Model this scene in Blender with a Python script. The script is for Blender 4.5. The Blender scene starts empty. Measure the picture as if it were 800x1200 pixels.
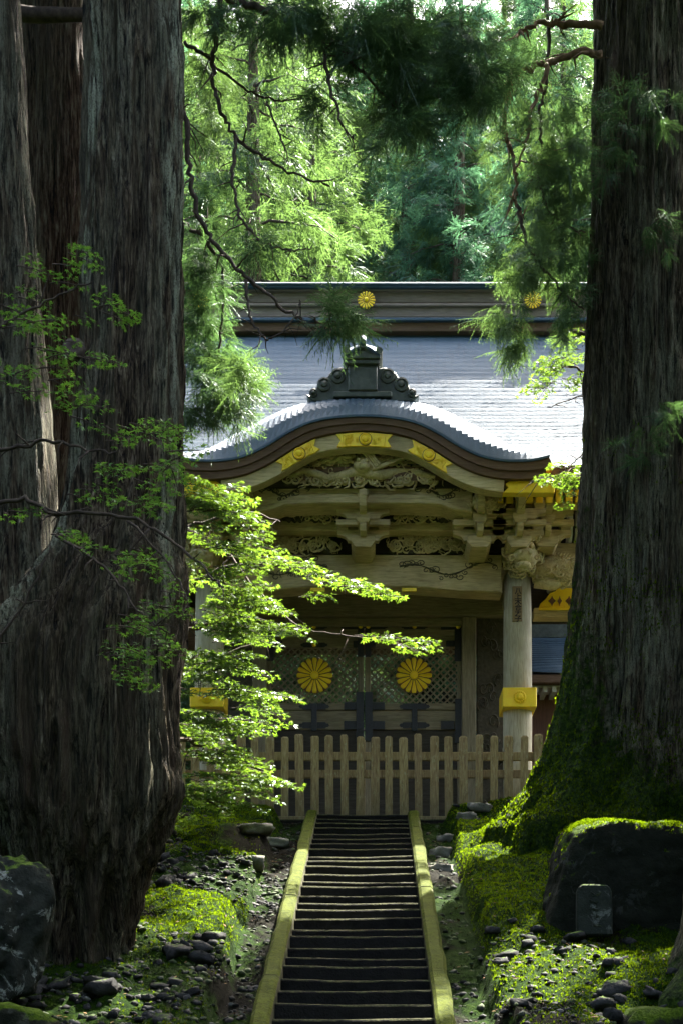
import bpy, math, random
import numpy as np
from mathutils import Vector, Matrix
random.seed(7)
RNG = np.random.default_rng(11)
PI = math.pi
sc = bpy.context.scene
COL = sc.collection

# ------------------------------------------------------------------ camera
FPX, HX, HY = 1667.0, 438.0, 1259.0          # focal length and vanishing point measured on the 800 px wide photo
CX, CZ = 0.19, 1.6
cam_d = bpy.data.cameras.new('camera'); cam = bpy.data.objects.new('camera', cam_d); COL.objects.link(cam)
cam.location = (CX, 0, CZ); cam.rotation_euler = (PI/2, 0, 0)
cam_d.sensor_fit = 'HORIZONTAL'; cam_d.sensor_width = 36.0; cam_d.lens = FPX/800*36.0
cam_d.shift_x = (400-HX)/800; cam_d.shift_y = (HY-600)/800
# shift is measured in units of the larger image side
cam_d.clip_start = 0.1; cam_d.clip_end = 1000
sc.camera = cam
# ------------------------------------------------------------------ light
SUN = Vector((0.27, 0.41, 0.87)).normalized()
el = math.asin(SUN.z); rot = math.atan2(SUN.x, SUN.y)
w = bpy.data.worlds.new('World'); sc.world = w; w.use_nodes = True
wn = w.node_tree.nodes; wl = w.node_tree.links
for n in list(wn): wn.remove(n)
sky = wn.new('ShaderNodeTexSky'); sky.sky_type = 'NISHITA'; sky.sun_disc = False
sky.sun_elevation = el; sky.sun_rotation = rot; sky.air_density = 0.8; sky.dust_density = 6.0; sky.ozone_density = 0.4
bgn = wn.new('ShaderNodeBackground'); bgn.inputs[1].default_value = 0.11
wo = wn.new('ShaderNodeOutputWorld'); wl.new(sky.outputs[0], bgn.inputs[0]); wl.new(bgn.outputs[0], wo.inputs[0])
sl = bpy.data.lights.new('sun', 'SUN'); sl.energy = 4.1; sl.angle = math.radians(0.55); sl.color = (1.0, 0.95, 0.86)
so = bpy.data.objects.new('sun', sl); COL.objects.link(so); so.location = SUN*60
so.rotation_euler = SUN.to_track_quat('Z', 'Y').to_euler()
vs = sc.view_settings
sc.display_settings.display_device = 'sRGB'
vs.view_transform = 'Standard'; vs.look = 'None'; vs.exposure = 3.75; vs.gamma = 1.0; vs.use_curve_mapping = False
sc.render.engine = 'CYCLES'
cy = sc.cycles; cy.debug_use_spatial_splits = True
cy.use_denoising = True; cy.max_bounces = 5; cy.diffuse_bounces = 3; cy.use_adaptive_sampling = True; cy.adaptive_threshold = .02; cy.glossy_bounces = 3; cy.transmission_bounces = 4
cy.transparent_max_bounces = 6; cy.caustics_reflective = False; cy.caustics_refractive = False
cy.sample_clamp_indirect = 6.0

# ------------------------------------------------------------------ helpers
def X(px, Y): return CX + (px-HX)*Y/FPX
def Z(py, Y): return CZ + (HY-py)*Y/FPX
def W(px, py, Y): return Vector((X(px, Y), Y, Z(py, Y)))

def tag(o, label=None, cat=None, group=None, kind=None):
    if label: o['label'] = label
    if cat: o['category'] = cat
    if group: o['group'] = group
    if kind: o['kind'] = kind
    return o

def link(o, parent=None):
    COL.objects.link(o)
    if parent is not None:
        o.parent = parent
        o.matrix_parent_inverse = world_of(parent).inverted()
    return o
def world_of(o):
    m = o.matrix_basis.copy()
    if o.parent is not None:
        return world_of(o.parent) @ o.matrix_parent_inverse @ m
    return m
def empty(name, loc):
    o = bpy.data.objects.new(name, None); o.location = loc; COL.objects.link(o)
    o.empty_display_size = 0.2
    return o

def mesh_np(name, V, F, smooth=False):
    V = np.asarray(V, dtype=np.float32); F = np.asarray(F, dtype=np.int32)
    me = bpy.data.meshes.new(name)
    k = F.shape[1]
    me.vertices.add(len(V)); me.vertices.foreach_set('co', V.ravel())
    me.loops.add(F.size); me.loops.foreach_set('vertex_index', F.ravel())
    me.polygons.add(len(F)); me.polygons.foreach_set('loop_start', np.arange(0, F.size, k, dtype=np.int32))
    if smooth: me.polygons.foreach_set('use_smooth', np.ones(len(F), dtype=bool))
    me.update(calc_edges=True)
    return me
def attr(me, name, vals):
    a = me.attributes.new(name, 'FLOAT', 'POINT'); a.data.foreach_set('value', np.asarray(vals, dtype=np.float32))

def bevel(o, wd, seg=1):
    m = o.modifiers.new('bevel', 'BEVEL'); m.width = wd; m.segments = seg; m.limit_method = 'ANGLE'; m.angle_limit = 0.6
    return o

class MB:
    def __init__(s): s.v = []; s.f = []; s.mi = []; s.cur = 0
    def add(s, vs, fs):
        b = len(s.v); s.mi.extend([s.cur]*len(fs)); s.v.extend([tuple(p) for p in vs]); s.f.extend([tuple(i+b for i in f) for f in fs]); return s
    def box(s, x0, x1, y0, y1, z0, z1):
        return s.add([(x0,y0,z0),(x1,y0,z0),(x1,y1,z0),(x0,y1,z0),(x0,y0,z1),(x1,y0,z1),(x1,y1,z1),(x0,y1,z1)],
              [(0,3,2,1),(4,5,6,7),(0,1,5,4),(1,2,6,5),(2,3,7,6),(3,0,4,7)])
    def prism(s, poly, y0, y1):            # poly of (x,z), extruded along y; y0 is the near face
        n = len(poly)
        a = sum(poly[i][0]*poly[(i+1)%n][1]-poly[(i+1)%n][0]*poly[i][1] for i in range(n))
        if a < 0: poly = poly[::-1]
        vs = [(x,y0,z) for x,z in poly]+[(x,y1,z) for x,z in poly]
        fs = [tuple(range(n)), tuple(range(2*n-1, n-1, -1))]
        for i in range(n):
            j = (i+1)%n; fs.append((i, i+n, j+n, j))
        return s.add(vs, fs)
    def prism_x(s, poly, x0, x1):          # poly of (y,z), extruded along x
        n = len(poly)
        a = sum(poly[i][0]*poly[(i+1)%n][1]-poly[(i+1)%n][0]*poly[i][1] for i in range(n))
        if a < 0: poly = poly[::-1]
        vs = [(x1,y,z) for y,z in poly]+[(x0,y,z) for y,z in poly]
        fs = [tuple(range(n)), tuple(range(2*n-1, n-1, -1))]
        for i in range(n):
            j = (i+1)%n; fs.append((i, i+n, j+n, j))
        return s.add(vs, fs)
    def band(s, top, bot, y0, y1):         # two (x,z) polylines of equal length, extruded along y
        n = len(top); vs = []
        for y in (y0, y1):
            vs += [(x,y,z) for x,z in top]; vs += [(x,y,z) for x,z in bot]
        fs = []; T0, B0, T1, B1 = 0, n, 2*n, 3*n
        for i in range(n-1):
            fs += [(B0+i,B0+i+1,T0+i+1,T0+i), (T1+i,T1+i+1,B1+i+1,B1+i), (T0+i,T0+i+1,T1+i+1,T1+i), (B0+i+1,B0+i,B1+i,B1+i+1)]
        fs += [(B0,T0,T1,B1), (T0+n-1,B0+n-1,B1+n-1,T1+n-1)]
        return s.add(vs, fs)
    def tube(s, pts, rad, sides=6, cap=True):
        pts = [Vector(p) for p in pts]; n = len(pts)
        if not hasattr(rad, '__len__'): rad = [rad]*n
        t0 = (pts[1]-pts[0]).normalized(); up = Vector((0,0,1)) if abs(t0.z) < .9 else Vector((1,0,0))
        u = t0.cross(up).normalized(); vs = []; fs = []
        for i in range(n):
            t = (pts[min(i+1,n-1)]-pts[max(i-1,0)])
            if t.length < 1e-9: t = t0
            t.normalize(); u = (u-t*u.dot(t))
            if u.length < 1e-6: u = t.orthogonal()
            u.normalize(); v = t.cross(u)
            for k in range(sides):
                a = 2*PI*k/sides; vs.append(pts[i]+(u*math.cos(a)+v*math.sin(a))*rad[i])
        for i in range(n-1):
            for k in range(sides):
                k2 = (k+1)%sides; fs.append((i*sides+k, i*sides+k2, (i+1)*sides+k2, (i+1)*sides+k))
        if cap: fs.append(tuple(range(sides-1,-1,-1))); fs.append(tuple(range((n-1)*sides, n*sides)))
        return s.add(vs, fs)
    def lathe(s, prof, c, axis='z', sides=20):   # prof of (r, h)
        vs = []; fs = []; n = len(prof)
        for r, h in prof:
            for k in range(sides):
                a = 2*PI*k/sides; p = (r*math.cos(a), r*math.sin(a), h)
                if axis == 'y': p = (p[0], -p[2], p[1])
                vs.append((c[0]+p[0], c[1]+p[1], c[2]+p[2]))
        for i in range(n-1):
            for k in range(sides):
                k2 = (k+1)%sides; fs.append((i*sides+k, i*sides+k2, (i+1)*sides+k2, (i+1)*sides+k))
        fs.append(tuple(range(sides-1,-1,-1))); fs.append(tuple(range((n-1)*sides, n*sides)))
        return s.add(vs, fs)
    def ball(s, c, r, nu=10, nv=7, sq=(1,1,1)):
        vs = []; fs = []
        for i in range(nv+1):
            p = PI*i/nv
            for k in range(nu):
                a = 2*PI*k/nu
                vs.append((c[0]+r*sq[0]*math.sin(p)*math.cos(a), c[1]+r*sq[1]*math.sin(p)*math.sin(a), c[2]+r*sq[2]*math.cos(p)))
        for i in range(nv):
            for k in range(nu):
                k2 = (k+1)%nu; fs.append((i*nu+k, (i+1)*nu+k, (i+1)*nu+k2, i*nu+k2))
        return s.add(vs, fs)
    def mesh(s, name, smooth=False):
        me = bpy.data.meshes.new(name); me.from_pydata(s.v, [], s.f)
        if smooth: me.polygons.foreach_set('use_smooth', [True]*len(me.polygons))
        me.update(); return me
    def build(s, name, mat, parent=None, smooth=False, bv=0):
        me = s.mesh(name, smooth)
        for q in (mat if isinstance(mat, (list, tuple)) else [mat]): me.materials.append(q)
        if any(s.mi): me.polygons.foreach_set('material_index', s.mi)
        o = bpy.data.objects.new(name, me); link(o, parent)
        if bv: bevel(o, bv)
        return o
def obj_me(name, me, mat, parent=None, loc=None):
    if mat and not me.materials: me.materials.append(mat)
    o = bpy.data.objects.new(name, me)
    if loc is not None: o.location = loc
    return link(o, parent)
def box_part(name, mat, parent, x0, x1, y0, y1, z0, z1, bv=0.012):
    return MB().box(x0,x1,y0,y1,z0,z1).build(name, mat, parent, bv=bv)

# value noise
def _h(ix, iy, iz):
    n = (ix.astype(np.int64)*374761393 + iy.astype(np.int64)*668265263 + iz.astype(np.int64)*2147483647) & 0xffffffff
    n = ((n ^ (n >> 13))*1274126177) & 0xffffffff
    n = n ^ (n >> 16)
    return (n & 0xffff)/65535.0
def vnoise(x, y, z):
    x, y, z = np.broadcast_arrays(np.asarray(x, float), np.asarray(y, float), np.asarray(z, float))
    x0 = np.floor(x); y0 = np.floor(y); z0 = np.floor(z)
    fx, fy, fz = x-x0, y-y0, z-z0
    fx = fx*fx*(3-2*fx); fy = fy*fy*(3-2*fy); fz = fz*fz*(3-2*fz)
    r = 0
    for dx in (0, 1):
        for dy in (0, 1):
            for dz in (0, 1):
                r = r + _h(x0+dx, y0+dy, z0+dz)*(fx if dx else 1-fx)*(fy if dy else 1-fy)*(fz if dz else 1-fz)
    return r*2-1
def fbm(x, y, z, o=4, g=0.5):
    r = 0; a = 1.0
    for i in range(o):
        r = r + a*vnoise(x, y, z); x = x*2.03+13.1; y = y*2.03+7.7; z = z*2.03+3.3; a *= g
    return r

# ------------------------------------------------------------------ materials
class NT:
    def __init__(s, name):
        s.m = bpy.data.materials.new(name); s.m.use_nodes = True; s.t = s.m.node_tree
        for n in list(s.t.nodes): s.t.nodes.remove(n)
        s.out = s.t.nodes.new('ShaderNodeOutputMaterial')
    def n(s, typ, **kw):
        nd = s.t.nodes.new(typ)
        for k, v in kw.items():
            if k.startswith('_'): setattr(nd, k[1:], v); continue
            key = int(k[1:]) if (k[0] == 'i' and k[1:].isdigit()) else k.replace('__', ' ')
            inp = nd.inputs[key]
            if isinstance(v, bpy.types.NodeSocket): s.t.links.new(v, inp)
            else: inp.default_value = v
        return nd
    def coord(s, scale=(1,1,1), kind='Object'):
        c = s.n('ShaderNodeTexCoord'); mp = s.n('ShaderNodeMapping'); s.t.links.new(c.outputs[kind], mp.inputs[0])
        mp.inputs['Scale'].default_value = scale; return mp.outputs[0]
    def pos(s, scale=(1,1,1)):
        g = s.n('ShaderNodeNewGeometry'); mp = s.n('ShaderNodeMapping'); s.t.links.new(g.outputs['Position'], mp.inputs[0])
        mp.inputs['Scale'].default_value = scale; return mp.outputs[0]
    def noise(s, vec, scale, detail=5, rough=.55, dist=0):
        nd = s.n('ShaderNodeTexNoise', Vector=vec, Scale=scale, Detail=detail, Roughness=rough, Distortion=dist); return nd.outputs[0]
    def ramp(s, fac, stops):
        r = s.n('ShaderNodeValToRGB', Fac=fac); e = r.color_ramp.elements
        while len(e) < len(stops): e.new(.5)
        for i, (p, c) in enumerate(stops):
            e[i].position = p; e[i].color = (c[0], c[1], c[2], 1) if hasattr(c, '__len__') else (c, c, c, 1)
        return r.outputs[0]
    def mix(s, fac, a, b, typ='MIX'):
        nd = s.n('ShaderNodeMix', _data_type='RGBA', _blend_type=typ)
        for key, v in ((0, fac), (6, a), (7, b)):
            if isinstance(v, bpy.types.NodeSocket): s.t.links.new(v, nd.inputs[key])
            else: nd.inputs[key].default_value = v if key == 0 else (v[0], v[1], v[2], 1)
        return nd.outputs[2]
    def math(s, op, a, b=0.0, clamp=False):
        nd = s.n('ShaderNodeMath', _operation=op, i0=a, i1=b); nd.use_clamp = clamp; return nd.outputs[0]
    def upness(s):
        g = s.n('ShaderNodeNewGeometry'); sp = s.n('ShaderNodeSeparateXYZ', Vector=g.outputs['Normal']); return sp.outputs[2]
    def attr(s, name):
        a = s.n('ShaderNodeAttribute'); a.attribute_name = name; return a.outputs['Fac']
    def bump(s, h, strength=.4, dist=.02):
        return s.n('ShaderNodeBump', Strength=strength, Distance=dist, Height=h).outputs[0]
    def pbr(s, col, rough=.7, metal=0, normal=None, spec=.5):
        p = s.n('ShaderNodeBsdfPrincipled')
        for k, v in (('Base Color', col), ('Roughness', rough), ('Metallic', metal), ('Specular IOR Level', spec)):
            if isinstance(v, bpy.types.NodeSocket): s.t.links.new(v, p.inputs[k])
            elif k == 'Base Color': p.inputs[k].default_value = (v[0], v[1], v[2], 1)
            else: p.inputs[k].default_value = v
        if normal is not None: s.t.links.new(normal, p.inputs['Normal'])
        s.t.links.new(p.outputs[0], s.out.inputs[0]); return s.m

def m_wood(name, c0, c1, c2, gx=(1.2, 12, 12), rough=.72, stain=.35):
    t = NT(name); v = t.pos(gx); g = t.noise(v, 3.0, 5, .66, .6); big = t.noise(t.pos(), 1.3, 3)
    col = t.ramp(g, [(.3, c0), (.5, c1), (.72, c2)])
    col = t.mix(t.math('MULTIPLY', t.ramp(big, [(.42, 0), (.68, 1)]), stain), col, tuple(x*.45 for x in c0))
    fine = t.noise(t.pos(tuple(x*6 for x in gx)), 4, 4)
    return t.pbr(col, rough, normal=t.bump(t.math('ADD', g, t.math('MULTIPLY', fine, .4)), .35, .012), spec=.3)
M = {}
M['wood'] = m_wood('weathered_wood', (.38,.285,.14), (.62,.485,.25), (.77,.625,.36), stain=.5)
M['wood_v'] = m_wood('weathered_wood_upright', (.32,.27,.165), (.48,.42,.28), (.62,.56,.40), gx=(12,12,1.2))
M['carve'] = m_wood('carved_wood', (.42,.32,.155), (.66,.53,.285), (.79,.665,.40), gx=(5,5,5), stain=.5)
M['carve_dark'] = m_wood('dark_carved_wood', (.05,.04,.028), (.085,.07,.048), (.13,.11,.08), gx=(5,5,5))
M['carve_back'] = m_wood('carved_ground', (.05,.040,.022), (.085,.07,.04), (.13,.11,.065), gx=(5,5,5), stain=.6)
M['scroll'] = m_wood('incised_wood', (.07,.058,.032), (.10,.083,.048), (.14,.12,.075), gx=(5,5,5))
M['door'] = m_wood('door_wood', (.17,.135,.08), (.265,.215,.13), (.36,.30,.19))
M['door_v'] = m_wood('door_wood_upright', (.16,.13,.078), (.26,.21,.13), (.35,.29,.19), gx=(12,12,1.2))
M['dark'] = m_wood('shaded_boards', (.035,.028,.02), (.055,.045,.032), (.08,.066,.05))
M['brown'] = m_wood('brown_bargeboard', (.10,.054,.028), (.14,.080,.044), (.19,.115,.068), stain=.2)
M['ridge'] = m_wood('ridge_boards', (.16,.125,.095), (.215,.17,.13), (.27,.22,.175), stain=.25)
M['red_wall'] = m_wood('red_brown_boards', (.12,.055,.035), (.17,.08,.05), (.22,.11,.07), gx=(12,12,1.0))
M['fence'] = None

def m_fence():
    t = NT('weathered_picket'); v = t.pos((14,14,1.6)); g = t.noise(v, 3, 7, .65, .5)
    oi = t.n('ShaderNodeObjectInfo').outputs['Random']
    col = t.ramp(g, [(.28,(.14,.090,.036)), (.5,(.34,.245,.105)), (.72,(.55,.43,.205))])
    col = t.mix(t.math('MULTIPLY', oi, .45), col, (.20,.12,.07))
    li = t.ramp(t.noise(t.pos((8,8,3)), 3.5, 6, .7), [(.56,0),(.66,1)])
    col = t.mix(t.math('MULTIPLY', li, .7), col, (.42,.40,.22))
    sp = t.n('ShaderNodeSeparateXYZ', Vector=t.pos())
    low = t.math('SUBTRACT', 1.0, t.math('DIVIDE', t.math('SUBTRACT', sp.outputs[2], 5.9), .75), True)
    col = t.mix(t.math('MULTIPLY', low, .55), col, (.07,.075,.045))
    return t.pbr(col, .8, normal=t.bump(g, .5, .012), spec=.25)
M['fence'] = m_fence()

def m_gold():
    t = NT('gilt_metal'); nz = t.noise(t.pos(), 26, 5, .65); b = t.noise(t.pos(), 5, 4)
    col = t.ramp(b, [(.35,(.96,.60,.008)), (.6,(1.0,.72,.015))])
    col = t.mix(t.math('MULTIPLY', t.ramp(nz, [(.55,0),(.8,1)]), .35), col, (.50,.27,.02))
    return t.pbr(col, .40, .15, t.bump(nz, .35, .01))
M['gold'] = m_gold()
def m_gold_dark():
    t = NT('gilt_shadow_line'); nz = t.noise(t.pos(), 30, 4)
    return t.pbr(t.ramp(nz, [(.3,(.11,.04,.015)),(.7,(.2,.09,.025))]), .6, .2, t.bump(nz, .3, .008))
M['gold_line'] = m_gold_dark()
def m_iron():
    t = NT('black_iron'); nz = t.noise(t.pos(), 30, 4)
    return t.pbr(t.ramp(nz, [(.3,(.012,.012,.013)),(.7,(.03,.028,.027))]), .5, .3, t.bump(nz, .3, .01))
M['iron'] = m_iron()
def m_copper():
    t = NT('patinated_copper'); big = t.noise(t.pos((.5,1,1)), 1.4, 5, .6); st = t.noise(t.pos((5,.6,.6)), 2.5, 5, .6)
    col = t.ramp(big, [(.3,(.045,.080,.112)), (.55,(.066,.104,.138)), (.75,(.096,.132,.162))])
    col = t.mix(t.math('MULTIPLY', t.ramp(st, [(.5,0),(.8,1)]), .5), col, (.045,.055,.065))
    fine = t.noise(t.pos((3,9,9)), 7, 5, .7)
    r = t.ramp(fine, [(.3,.50),(.7,.66)])
    return t.pbr(col, r, .20, t.bump(fine, .25, .02), spec=.22)
M['copper'] = m_copper()
def m_tile():
    t = NT('dark_roof_metal'); nz = t.noise(t.pos(), 9, 5, .6)
    return t.pbr(t.ramp(nz, [(.3,(.045,.05,.04)),(.7,(.10,.11,.085))]), .5, .25, t.bump(nz, .4, .02))
M['oni'] = m_tile()
def m_white():
    t = NT('white_chalk_paint'); nz = t.noise(t.pos((4,4,1)), 6, 5, .6)
    return t.pbr(t.ramp(nz, [(.3,(.55,.52,.45)),(.7,(.76,.74,.68))]), .75, 0, t.bump(nz, .2, .01))
M['white'] = m_white()
def m_paper():
    t = NT('faded_paper'); nz = t.noise(t.pos((6,6,2)), 6, 5, .6)
    return t.pbr(t.ramp(nz, [(.3,(.17,.115,.05)),(.7,(.26,.18,.085))]), .85, 0)
M['paper'] = m_paper()
t = NT('ink'); nz = t.noise(t.pos(), 40, 3); M['ink'] = t.pbr(t.ramp(nz, [(.3,(.01,.007,.006)),(.7,(.03,.02,.015))]), .8)

def m_bark(name, warm=0.0, lich=1.0):
    t = NT(name); big = t.noise(t.coord((2.2,2.2,.22)), 1.5, 3, .6)
    strip = t.noise(t.coord((10,10,.75)), 2.4, 5, .66, .5); fis = t.noise(t.coord((24,24,3.0)), 2.0, 4, .66, .3); fine = t.noise(t.coord((60,60,22)), 1.6, 2, .6)
    h = t.math('ADD', t.math('MULTIPLY', strip, .6), t.math('MULTIPLY', fis, .4))
    c = t.ramp(h, [(.40,(.002,.0015,.001)), (.455,(.026+.010*warm,.017,.008-.002*warm)), (.52,(.078+.02*warm,.056,.031)), (.59,(.165,.132,.080)), (.68,(.31,.262,.170))])
    c = t.mix(t.math('MULTIPLY', t.ramp(big, [(.40,0),(.62,1)]), .5), c, (.050,.055,.030))
    c = t.mix(t.math('MULTIPLY', t.ramp(t.noise(t.coord((3,3,.3)), 1.1, 2), [(.55,0),(.7,1)]), .45), c, (.085,.038,.022))
    li = t.math('MULTIPLY', t.ramp(t.noise(t.coord((3.0,3.0,.45)), 1.9, 4, .70), [(.42,0),(.56,1)]), t.math('MULTIPLY', t.attr('lichen'), lich), True)
    li = t.math('MULTIPLY', li, t.math('MULTIPLY', t.ramp(h, [(.40,0),(.52,1)]), t.ramp(fine, [(.36,.25),(.52,1)])))
    c = t.mix(t.math('MULTIPLY', li, .85), c, (.37,.385,.255))
    mn = t.noise(t.coord(), 5.5, 4, .72)
    mo = t.ramp(t.math('ADD', t.math('ADD', t.attr('moss'), t.math('MULTIPLY', t.math('SUBTRACT', mn, .5), 1.2)), t.math('MULTIPLY', t.math('SUBTRACT', h, .5), .9)), [(.44,0),(.66,1)])
    mc = t.ramp(t.noise(t.coord(), 17, 3, .70), [(.32,(.004,.012,.0015)), (.52,(.024,.054,.004)), (.70,(.070,.120,.008))])
    c = t.mix(mo, c, mc)
    hh = t.math('ADD', t.math('ADD', t.ramp(h, [(.36,0),(.64,1)]), t.math('MULTIPLY', fine, .25)), t.math('MULTIPLY', t.math('MULTIPLY', mo, mn), .8))
    return t.pbr(c, .9, 0, t.bump(hh, 1.0, .07), spec=.15)
M['bark'] = m_bark('cedar_bark'); M['bark_warm'] = m_bark('cedar_bark_warm', 1.0, .4)
def m_twig():
    t = NT('twig_bark'); nz = t.noise(t.pos(), 14, 4)
    return t.pbr(t.ramp(nz, [(.3,(.03,.022,.016)),(.7,(.085,.062,.045))]), .85, 0, t.bump(nz, .3, .01), spec=.2)
M['twig'] = m_twig()
t = NT('twig_bark_warm'); nz = t.noise(t.pos(), 14, 4); M['twig_warm'] = t.pbr(t.ramp(nz, [(.3,(.09,.055,.03)),(.7,(.2,.12,.065))]), .85, 0, spec=.2)

def m_leaf(name, dark, light, trans, tf=.5, gloss=.06):
    t = NT(name); a = t.attr('tint')
    c = t.ramp(a, [(0.0, dark), (1.0, light)]); ct = t.ramp(a, [(0.0, tuple(x*.6 for x in trans)), (1.0, trans)])
    d = t.n('ShaderNodeBsdfDiffuse', Color=c); tr = t.n('ShaderNodeBsdfTranslucent', Color=ct)
    m1 = t.n('ShaderNodeMixShader', Fac=tf, i1=d.outputs[0], i2=tr.outputs[0])
    g = t.n('ShaderNodeBsdfGlossy', Roughness=.38, Color=(.9,1,.95,1))
    m2 = t.n('ShaderNodeMixShader', Fac=gloss, i1=m1.outputs[0], i2=g.outputs[0])
    t.t.links.new(m2.outputs[0], t.out.inputs[0]); return t.m
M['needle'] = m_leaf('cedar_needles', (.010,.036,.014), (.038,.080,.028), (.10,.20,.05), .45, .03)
M['needle_far'] = m_leaf('haze_tinted_needles', (.012,.055,.034), (.042,.108,.058), (.095,.23,.105), .45, .03)  # bluish teal paints the distant haze into the needle colour
M['needle_lit'] = m_leaf('lit_cedar_needles', (.014,.050,.018), (.046,.092,.028), (.115,.205,.045), .5, .03)  # brighter copy of the cedar needles, sunlight put into the colour
M['maple'] = m_leaf('maple_leaves', (.013,.055,.005), (.066,.115,.013), (.145,.255,.017), .5, .07)
M['maple_dark'] = m_leaf('shaded_maple_leaves', (.026,.10,.012), (.075,.185,.022), (.16,.33,.03), .45, .06)
M['moss_blade'] = m_leaf('moss_shoots', (.003,.013,.0008), (.040,.080,.0030), (.20,.31,.005), .4, .0)

def m_ground():
    t = NT('moss_and_soil'); p = t.pos(); mn = t.noise(p, 1.6, 4, .64); f = t.noise(p, 11, 4, .67); vf = t.noise(p, 60, 2, .6)
    soil = t.ramp(f, [(.3,(.003,.0028,.0018)), (.55,(.008,.0076,.0048)), (.75,(.019,.018,.012))])
    moss = t.ramp(t.math('ADD', t.math('MULTIPLY', f, .6), t.math('MULTIPLY', vf, .4)), [(.32,(.0015,.0045,.0005)), (.5,(.006,.017,.0010)), (.68,(.024,.046,.0022))])
    mk = t.ramp(t.math('ADD', t.math('ADD', mn, t.math('MULTIPLY', t.math('SUBTRACT', f, .5), .35)), t.math('MULTIPLY', t.attr('moss'), .35)), [(.46,0),(.58,1)])
    c = t.mix(mk, soil, moss)
    h = t.math('ADD', f, t.math('MULTIPLY', vf, .35))
    return t.pbr(c, .95, 0, t.bump(h, .8, .05), spec=.04)
M['ground'] = m_ground()
def m_stone(name, c0, c1, mossy=.5, lich=.0, up0=.35, mosscol=((.02,.045,.007),(.10,.15,.02))):
    t = NT(name); oi = t.n('ShaderNodeObjectInfo').outputs['Random']
    p = t.pos(); f = t.noise(p, 9, 4, .67); vf = t.noise(p, 45, 2, .6)
    col = t.ramp(f, [(.3, c0), (.7, c1)])
    col = t.mix(t.math('MULTIPLY', oi, .4), col, tuple(x*1.5 for x in c1))
    if lich:
        li = t.math('MULTIPLY', t.ramp(t.noise(p, 3.4, 7, .7, .8), [(.56,0),(.60,1)]), lich)
        col = t.mix(t.math('MULTIPLY', li, t.ramp(vf, [(.3,.3),(.5,1)])), col, (.30,.32,.28))
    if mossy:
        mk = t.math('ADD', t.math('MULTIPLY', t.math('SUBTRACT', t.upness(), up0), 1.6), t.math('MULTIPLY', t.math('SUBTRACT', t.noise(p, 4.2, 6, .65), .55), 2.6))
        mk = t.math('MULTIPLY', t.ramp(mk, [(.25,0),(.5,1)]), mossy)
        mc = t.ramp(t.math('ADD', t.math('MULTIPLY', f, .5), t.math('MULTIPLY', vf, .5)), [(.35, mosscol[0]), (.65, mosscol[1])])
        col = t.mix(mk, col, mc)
    return t.pbr(col, .85, 0, t.bump(t.math('ADD', f, t.math('MULTIPLY', vf, .3)), .7, .03), spec=.06)
M['stone'] = m_stone('loose_stone', (.010,.010,.010), (.040,.040,.038), .75, 0, .62)
M['boulder'] = m_stone('mossy_boulder', (.004,.005,.003), (.012,.014,.009), 1.0, .06, .22, ((.010,.024,.0015),(.055,.090,.005)))
M['lichen_rock'] = m_stone('lichen_boulder', (.007,.008,.006), (.024,.027,.021), .9, .6, .45)
def m_gravel():
    t = NT('mixed_gravel'); a = t.attr('tint'); f = t.noise(t.pos(), 30, 3, .6)
    c = t.ramp(a, [(0,(.006,.006,.0055)), (.45,(.017,.017,.0165)), (.8,(.038,.038,.036)), (1,(.11,.107,.098))])
    c = t.mix(t.ramp(t.math('ADD', t.noise(t.pos(), 3.0, 3), t.math('MULTIPLY', t.math('SUBTRACT', a, .5), .2)), [(.5,0),(.58,.8)]), c, (.035,.055,.010))
    return t.pbr(c, .85, 0, t.bump(f, .5, .01), spec=.3)
M['gravel'] = m_gravel()
M['stele'] = m_stone('stele_stone', (.010,.013,.010), (.028,.033,.026), .5, .3, .5)
M['slab'] = m_stone('pale_slab', (.07,.068,.055), (.16,.155,.13), .85, .3, .75)
M['step'] = m_stone('wet_step_painted_light', (.005,.005,.0045), (.013,.0125,.011), .9, 0, .25, ((.018,.020,.009),(.075,.076,.034)))  # wet stone; black risers and paler upward edges paint in shade and light
M['kerb'] = m_stone('mossy_kerb', (.05,.05,.032), (.10,.098,.062), 1.0, 0, .15, ((.013,.021,.0014),(.060,.073,.0040)))
M['base_stone'] = m_stone('foundation_stone', (.12,.12,.11), (.22,.215,.2), .2, 0, .8)

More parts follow.
